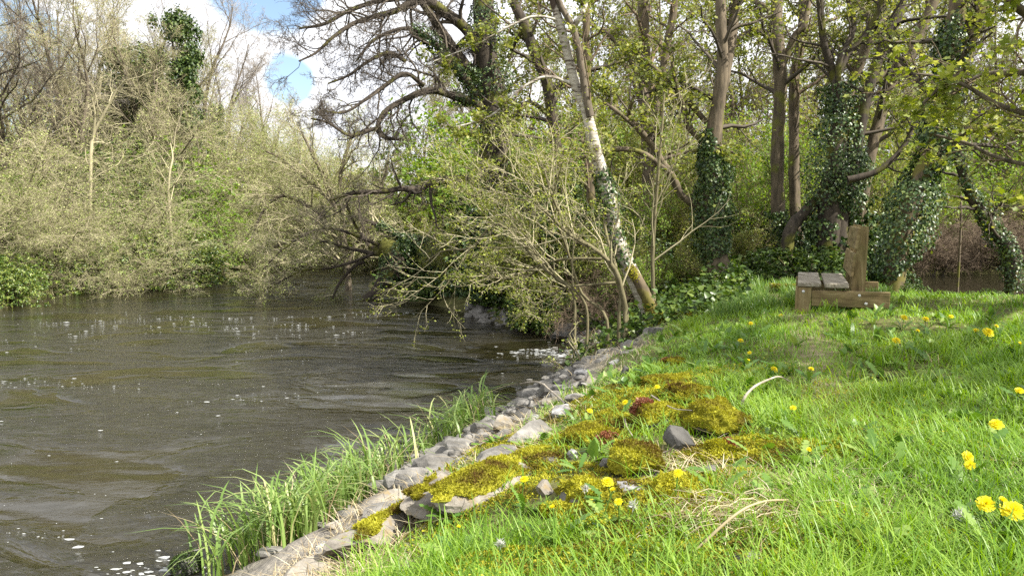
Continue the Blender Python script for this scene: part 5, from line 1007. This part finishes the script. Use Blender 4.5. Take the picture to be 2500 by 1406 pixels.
# drooping willow whose fine twigs hang over the bend, rooted on the old trunk's island
hero('weeping_willow', 'fine-twigged grey willow drooping to the water at the river bend', [
    S_([(850, 690, 8), (840, 600, 8), (815, 500, 7), (790, 430, 6), (760, 370, 4), (735, 320, 2)], n=22, t=(.15, 1)),
    S_([(845, 620, 6), (790, 540, 6), (730, 490, 5), (680, 480, 4), (640, 520, 3), (610, 590, 2)], n=26, t=(.1, 1)),
    S_([(840, 560, 6), (830, 440, 5), (850, 360, 4), (870, 310, 2)], n=18, t=(.15, 1)),
    S_([(845, 650, 6), (780, 610, 5), (720, 590, 4), (660, 610, 3), (620, 660, 2)], n=22, t=(.1, 1)),
    S_([(820, 500, 5), (750, 440, 4), (690, 390, 3), (650, 370, 2)], n=22, t=(.1, 1)),
    S_([(850, 640, 6), (900, 520, 5), (940, 430, 4), (950, 370, 2)], n=18, t=(.15, 1))], 20.5, 'bark_grey', 'twig_buff',
    twigs=[dict(ang=(20, 70), ln=(.25, .5), S=7, wan=.15, trop=(-.01, 0, .0), rr=.4, rmin=.0045), dict(n=8, ang=(20, 60), ln=(.4, .75), S=6, wan=.16, trop=(0, 0, -.02), rr=.5, rmin=.0036), dict(n=8, ang=(20, 55), ln=(.45, .8), S=4, wan=.16, trop=(0, 0, -.02), rr=.55, rmin=.003)],
    leaf=dict(mat='leaf_buff', n=1, spread=.04, size=.044, per=2, keep=.95, shape=OVAL, asp=.6))
hero('pale_sapling', 'slim pale dead sapling standing among the far-bank shrubs', [S_([(418, 570, 3.5), (412, 480, 3), (415, 420, 2.5), (422, 385, 2), (416, 350, 1)], n=9)], 22.5, 'twig_buff', 'twig_buff', twigs=TW_HAZ[:2])
hero('pale_sapling', 'pale forked trunk lit among buff twigs on the far bank', [S_([(222, 520, 3.5), (222, 385, 4), (228, 330, 3.5), (250, 285, 3), (290, 215, 2), (315, 190, 1)], n=9), S_([(228, 330, 3), (232, 280, 2), (225, 240, 1)], n=6)], 22, 'twig_buff', 'twig_buff', twigs=TW_OAK[:3])
hero('fallen_branch', 'bleached fallen branches lying from the laurel into the water', [
    S_([(600, 655, 6), (560, 650, 6), (510, 625, 5), (470, 600, 4), (430, 575, 3), (410, 555, 2)], n=12, foot=False), S_([(590, 652, 4), (530, 655, 4), (470, 652, 3), (420, 650, 2)], n=9, foot=False), S_([(520, 632, 4), (490, 640, 3), (460, 640, 2)], n=5, foot=False), S_([(600, 655, 5), (650, 690, 4), (690, 712, 2)], n=8, foot=False)], 23.5, 'bark_hazel', 'twig_buff', twigs=TW_HAZ, cat='branch')
# ---- right bank understorey
G5 = 'leafing shrubs under the right-bank trees'
for px, Y, top, tp, lab, wd in [(1060, 19.5, 470, 'spring0', 'leafing shrub left of the ivied oak trunk', .9), (1130, 17.5, 520, 'spring1', 'leafing shrub at the foot of the ivied oak', .9), (1280, 16.5, 330, 'spring1', 'tall leafing shrub right of the ivied oak trunk', .7), (1360, 15, 400, 'spring0', 'leafing shrub behind the hazel stems', .8), (1430, 17, 330, 'spring1', 'tall leafing shrub behind the leaning birch', .7), (1540, 14.5, 430, 'spring2', 'bright shrub between the birch and the pale straight tree', .7), (1650, 15, 400, 'spring0', 'leafing shrub left of the ivy column', .8), (1640, 12.3, 560, 'spring1', 'low shrub just left of the foot of the ivy column', .9), (1830, 16, 300, 'spring2', 'tall green shrub between the ivy column and the twin trunks', .8), (1820, 14, 500, 'spring0', 'low leafing shrub right of the ivy column', .9), (1985, 17.5, 280, 'spring2', 'green shrub behind the twin trunks', .8), (2120, 17, 380, 'spring0', 'leafing shrub seen between the ivy clump and the pond tree', .9), (2215, 27, 360, 'spring2', 'green shrub behind the pond tree', .9), (2420, 28.5, 330, 'spring2', 'green shrub on the far side of the pond', 1.0), (2500, 28, 400, 'spring0', 'leafing shrub at the right edge beyond the pond', 1.0)]:
    place('leafing_shrub', lab, 'shrub', tp, px, Y, top, G5, wide=wd)
for px, Y, top, tp, lab, wd in [(1330, 13.6, 470, 'spring1', 'leafing shrub rising through the hazel branches', .8), (1180, 16.5, 500, 'spring1', 'leafing shrub at the left side of the ivied oak', .7), (1480, 13, 500, 'spring0', 'leafing shrub just behind the birch foot', .9), (1600, 17, 250, 'spring1', 'tall leafing shrub behind the pale straight tree', .6), (1720, 18, 260, 'spring0', 'tall leafing shrub behind the ivy column', .6), (1550, 12.2, 560, 'spring2', 'low bright shrub between the birch and the slim sapling', .8), (2040, 16, 330, 'spring1', 'leafing shrub behind the leaning ivied stems', .7)]:
    place('leafing_shrub', lab, 'shrub', tp, px, Y, top, G5, wide=wd)
G6 = 'ivy mounds under the right-bank trees'
for px, Y, top, lab, wd in [(1270, 16, 420, 'dark ivy mound between the oak and the hazel', .8), (1390, 14.5, 430, 'dark ivy mound behind the hazel', .8), (1060, 18.8, 560, 'ivy mound beside the old leaning willow', 1.0), (1500, 16, 470, 'ivy mound behind the foot of the birch', .8), (1700, 13, 620, 'low ivy mound at the foot of the ivy column', 1.2), (2060, 13.6, 470, 'ivy mound at the foot of the leaning ivied stems', .8), (1210, 16.0, 490, 'tall dark ivy mound hiding the foot of the ivied oak', .7), (1330, 15.6, 400, 'highest dark ivy mound, left of the leaning birch', .55), (1580, 14, 560, 'dark ivy mound between the birch and the ivy column', .9), (1760, 15.5, 520, 'dark ivy mound behind the ivy column', .8), (1900, 15.8, 500, 'ivy mound behind the twin trunks', .8), (2150, 11.4, 610, 'ivy mound behind the bench back', .9), (1140, 17.2, 640, 'low ivy mound above the water left of the hazel', 1.1)]:
    place('ivy_mound', lab, 'ivy', 'ivybush', px, Y, top, G6, wide=wd)
G7 = 'bramble patches'
for px, Y, top, lab, wd in [(1060, 17.5, 668, 'bramble patch overhanging the water beside the old willow', 1.3), (1200, 15.5, 690, 'bramble patch under the hazel, left part', 1.2), (1330, 13.2, 710, 'bramble patch at the root of the hazel', 1.0), (1690, 10.6, 690, 'bramble patch right of the birch foot', 1.3), (1780, 11, 660, 'bramble patch left of the bench seat', 1.2), (1980, 12, 600, 'sunlit bramble patch behind the bench seat', 1.2), (2060, 11, 610, 'bramble patch against the back of the bench', .9), (2230, 9.8, 690, 'low bramble patch right of the bench', .8), (2430, 9.2, 705, 'low bramble patch beside the pond edge', .8), (1880, 13, 600, 'bramble patch under the twin trunks', 1.2)]:
    place('bramble_patch', lab, 'bramble', 'bramble', px, Y, top, G7, wide=wd)
G8 = 'dead brush by the pond'
for px, Y, top, lab, wd in [(2290, 25.2, 520, 'heap of dead brown brush left of the pond', 1.1), (2400, 26.2, 480, 'dead brown brush on the far pond bank', 1.3), (2520, 26, 470, 'dead brush at the right edge of the far pond bank', 1.3), (2340, 26.4, 540, 'low dead brush at the far pond waterline', 1.3), (2460, 26.2, 550, 'low dead brush at the right part of the far pond waterline', 1.3), (2250, 26.5, 500, 'dead brush behind the pond tree', 1.3), (1460, 12, 640, 'dead brown brush at the foot of the birch', .8), (1240, 15.8, 640, 'dead brush over the water left of the hazel foot', .9)]:
    place('dead_brush', lab, 'brush', 'brush', px, Y, top, G8, wide=wd)
# ---- woods that read as one mass behind the named trees (stuff)
def woods(name, label, spec):
    acc = {}
    for tp, px, Y, top, wd in spec:
        g = at(px, 520, Y); zb = H(g[0], Y); zt = 2 + (520 - top) / F * Y
        Hm = max(np.vstack(p_[2].V)[:, 2].max() for p_ in TP[tp].values()); s = (zt - zb) / Hm; R_z = rot('z', rng.uniform(0, 6.28))
        for k_, (me, mat, mb) in TP[tp].items():
            V, Q, T = raw(mb); V = (V @ R_z.T) * [s * wd, s * wd, s] + [g[0], Y, zb]; acc.setdefault(mat, []).append((V, Q, T))
    mats = list(acc); mb = MB()
    for i, m_ in enumerate(mats):
        for V, Q, T in acc[m_]: 
            n0 = mb.n; mb.V.append(V); mb.n += len(V)
            if len(Q): mb.Q.append(Q + n0); mb.qm.append(np.full(len(Q), i))
            if len(T): mb.T.append(T + n0); mb.tm.append(np.full(len(T), i))
    # faces are grouped quads first, so give the material list in that order
    tag(mb.build(name, [M[m_] for m_ in mats]), label, 'woods', kind='stuff')
R1 = np.random.default_rng(5)
spec = []
for px in range(1030, 2800, 58): spec.append((['bare0', 'bare1', 'budding1', 'budding0', 'budding1', 'buffbare', 'budding0'][R1.integers(0, 7)], px + R1.uniform(-35, 35), R1.uniform(28, 40), R1.uniform(-150, 60) if px > 1250 else R1.uniform(60, 200), R1.uniform(.8, 1.1)))
for px in range(1000, 2800, 70): spec.append((['spring0', 'spring1', 'spring2', 'buff0', 'bright', 'willow0'][R1.integers(0, 6)], px + R1.uniform(-35, 35), R1.uniform(22, 30) + (8 if px > 2080 else 0), R1.uniform(200, 400), R1.uniform(.8, 1.2)))
woods('right_woods', 'bare and budding wood behind the right-bank trees', spec)
spec = []
for px in range(-250, 640, 75): spec.append((['bare0', 'bare1', 'bare2', 'buffbare'][R1.integers(0, 4)], px + R1.uniform(-35, 35), R1.uniform(34, 46), R1.uniform(-60, 60) if px < 350 else R1.uniform(60, 190), 1))
for px in range(-250, 1000, 70): spec.append((['buff0', 'buff1', 'buff2', 'willow0', 'bright'][R1.integers(0, 5)], px + R1.uniform(-35, 35), R1.uniform(29, 38) if px < 480 else R1.uniform(36, 42), R1.uniform(280, 400) if px < 480 else R1.uniform(430, 520), 1.2))
woods('left_woods', 'bare wood filling the space behind the far-bank trees', spec)
# ---- floor cover: ivy, nettles and bramble leaves on both banks
P = polar(150000, 8.0, 34, -48, 52); d = bil(DG, P[:, 0], P[:, 1]); dp_ = bil(PG, P[:, 0], P[:, 1]); p3 = np.c_[P, 0 * d]
lawn = (1 - sstep(9.0, 11.0, P[:, 1])) ; side = sstep(.34, .26, P[:, 0] / P[:, 1])
w_ = np.where(P[:, 1] > 12.5, 1.0, np.where(P[:, 1] > 9.2, side + .15 * (fbm(p3, 2, 3) > 0), 0)) * sstep(.08, .45, d + .2 * fbm(p3 * 2, 2, 17)) * sstep(.3, .8, dp_) * (pathd(P) > .3)
P = P[rng.uniform(size=len(P)) < w_]; r = np.hypot(P[:, 0], P[:, 1]); hh = np.abs(rng.normal(0, .09, len(P))) * (1 + r / 20) + .02
mb = MB(); leaves(mb, np.c_[P, H(P[:, 0], P[:, 1]) + hh], rng.uniform(.05, .09, len(P)) * (.6 + r / 22), IVYL, .85, (0, -.1, .9))
tag(mb.build('ground_cover', M['leaf_bramble']), 'ivy and bramble leaves carpeting the woodland floor', 'ground cover', kind='stuff')
# grass beyond the bench along the path
P = polar(60000, 8.5, 17, 10, 32); d = bil(DG, P[:, 0], P[:, 1]); dp_ = bil(PG, P[:, 0], P[:, 1]); k_ = (np.abs(P[:, 0] / P[:, 1] - .37) < .10 + .03 * fbm(np.c_[P, 0 * d], 2, 5)) & (dp_ > .5) & (pathd(P) > .12); P = P[k_]; n = len(P); r = np.hypot(P[:, 0], P[:, 1])
mb = MB(); blades(mb, np.c_[P, H(P[:, 0], P[:, 1])], rng.uniform(0, 6.28, n), rng.uniform(.06, .20, n), rng.uniform(.2, 1., n), rng.uniform(.004, .008, n) * r / 9)
tag(mb.build('path_grass', M['weed']), 'green weeds and grass beside the path beyond the bench', 'grass', kind='stuff')
# ---------------------------------------------------------------- sky, sun, camera
EL, AZ = math.radians(45), (0.90, -0.43)
w = bpy.data.worlds.new('World'); scene.world = w; w.use_nodes = True; nt = w.node_tree; L = nt.links.new
for n in list(nt.nodes): nt.nodes.remove(n)
out = nd(nt, 'ShaderNodeOutputWorld'); bg = nd(nt, 'ShaderNodeBackground', inp={'Strength': .1})
sky = nd(nt, 'ShaderNodeTexSky', sky_type='NISHITA', sun_disc=False); sky.sun_elevation = EL; sky.sun_rotation = math.atan2(AZ[0], AZ[1])
tc = nd(nt, 'ShaderNodeTexCoord')
mp = nd(nt, 'ShaderNodeMapping'); mp.inputs['Scale'].default_value = (1, 1, 1.6); mp.inputs['Location'].default_value = (.35, .1, .2); L(tc.outputs['Generated'], mp.inputs[0])
no = nd(nt, 'ShaderNodeTexNoise', inp={'Scale': 3.2, 'Detail': 7.0, 'Roughness': .55, 'Distortion': .2}); L(mp.outputs[0], no.inputs['Vector'])
def gap(px, py, r0, r1):
    d = nrm(ray(px, py)); dp_ = nd(nt, 'ShaderNodeVectorMath', operation='DOT_PRODUCT'); L(tc.outputs['Generated'], dp_.inputs[0]); dp_.inputs[1].default_value = d
    mr = nd(nt, 'ShaderNodeMapRange', interpolation_type='SMOOTHSTEP', inp={'From Min': math.cos(r1), 'From Max': math.cos(r0), 'To Min': 0, 'To Max': .45}); L(dp_.outputs['Value'], mr.inputs['Value']); return mr.outputs[0]
fac = no.outputs['Fac']
for g in [(640, -40, .01, .09), (705, 195, .005, .045), (0, 150, .01, .09)]:
    sb = nd(nt, 'ShaderNodeMath', operation='SUBTRACT'); L(fac, sb.inputs[0]); L(gap(*g), sb.inputs[1]); fac = sb.outputs[0]
cl = ramp(nt, fac, [(.30, 0.0), (.42, 1.0)])
n2 = nd(nt, 'ShaderNodeTexNoise', inp={'Scale': 5.0, 'Detail': 6.0}); L(mp.outputs[0], n2.inputs['Vector'])
cc = ramp(nt, n2.outputs['Fac'], [(.3, (5.2, 5.4, 5.9)), (.6, (7.4, 7.4, 7.5))])
mx = nd(nt, 'ShaderNodeMix', data_type='RGBA'); L(cl, mx.inputs['Factor']); L(sky.outputs[0], mx.inputs['A']); L(cc, mx.inputs['B'])
L(mx.outputs['Result'], bg.inputs['Color']); L(bg.outputs[0], out.inputs[0])
sun = bpy.data.lights.new('sun', 'SUN'); sun.energy = 5.0; sun.angle = math.radians(.5); sun.color = (1, .95, .86)
so = bpy.data.objects.new('sun', sun); COL.objects.link(so)
sd = Vector((AZ[0] * math.cos(EL), AZ[1] * math.cos(EL), math.sin(EL) * math.hypot(*AZ))).normalized()
so.rotation_euler = sd.to_track_quat('Z', 'Y').to_euler(); so.location = (8, -6, 12)
cam = bpy.data.cameras.new('camera'); co = bpy.data.objects.new('camera', cam); COL.objects.link(co)
cam.sensor_width = 36; cam.lens = 36 * F / 2500; cam.clip_end = 3000; cam.clip_start = .05
co.location = CAMP; co.rotation_euler = (math.pi / 2 - PITCH, 0, 0); scene.camera = co
scene.view_settings.view_transform = 'Standard'; scene.view_settings.look = 'None'; scene.view_settings.exposure = 1.2; scene.view_settings.gamma = 1.0
scene.render.engine = 'CYCLES'
c = scene.cycles; c.max_bounces = 6; c.diffuse_bounces = 3; c.glossy_bounces = 3; c.transmission_bounces = 3; c.transparent_max_bounces = 4
c.sample_clamp_direct = 6; c.sample_clamp_indirect = 4; c.caustics_reflective = False; c.caustics_refractive = False; c.use_denoising = False
for o in bpy.data.objects:
    if '_o' in o.keys(): del o['_o']
print('TRIS', sum(len(o.data.polygons) for o in bpy.data.objects if o.type == 'MESH') / 1e6, 'UNIQUE', sum(len(m.polygons) for m in bpy.data.meshes) / 1e6)
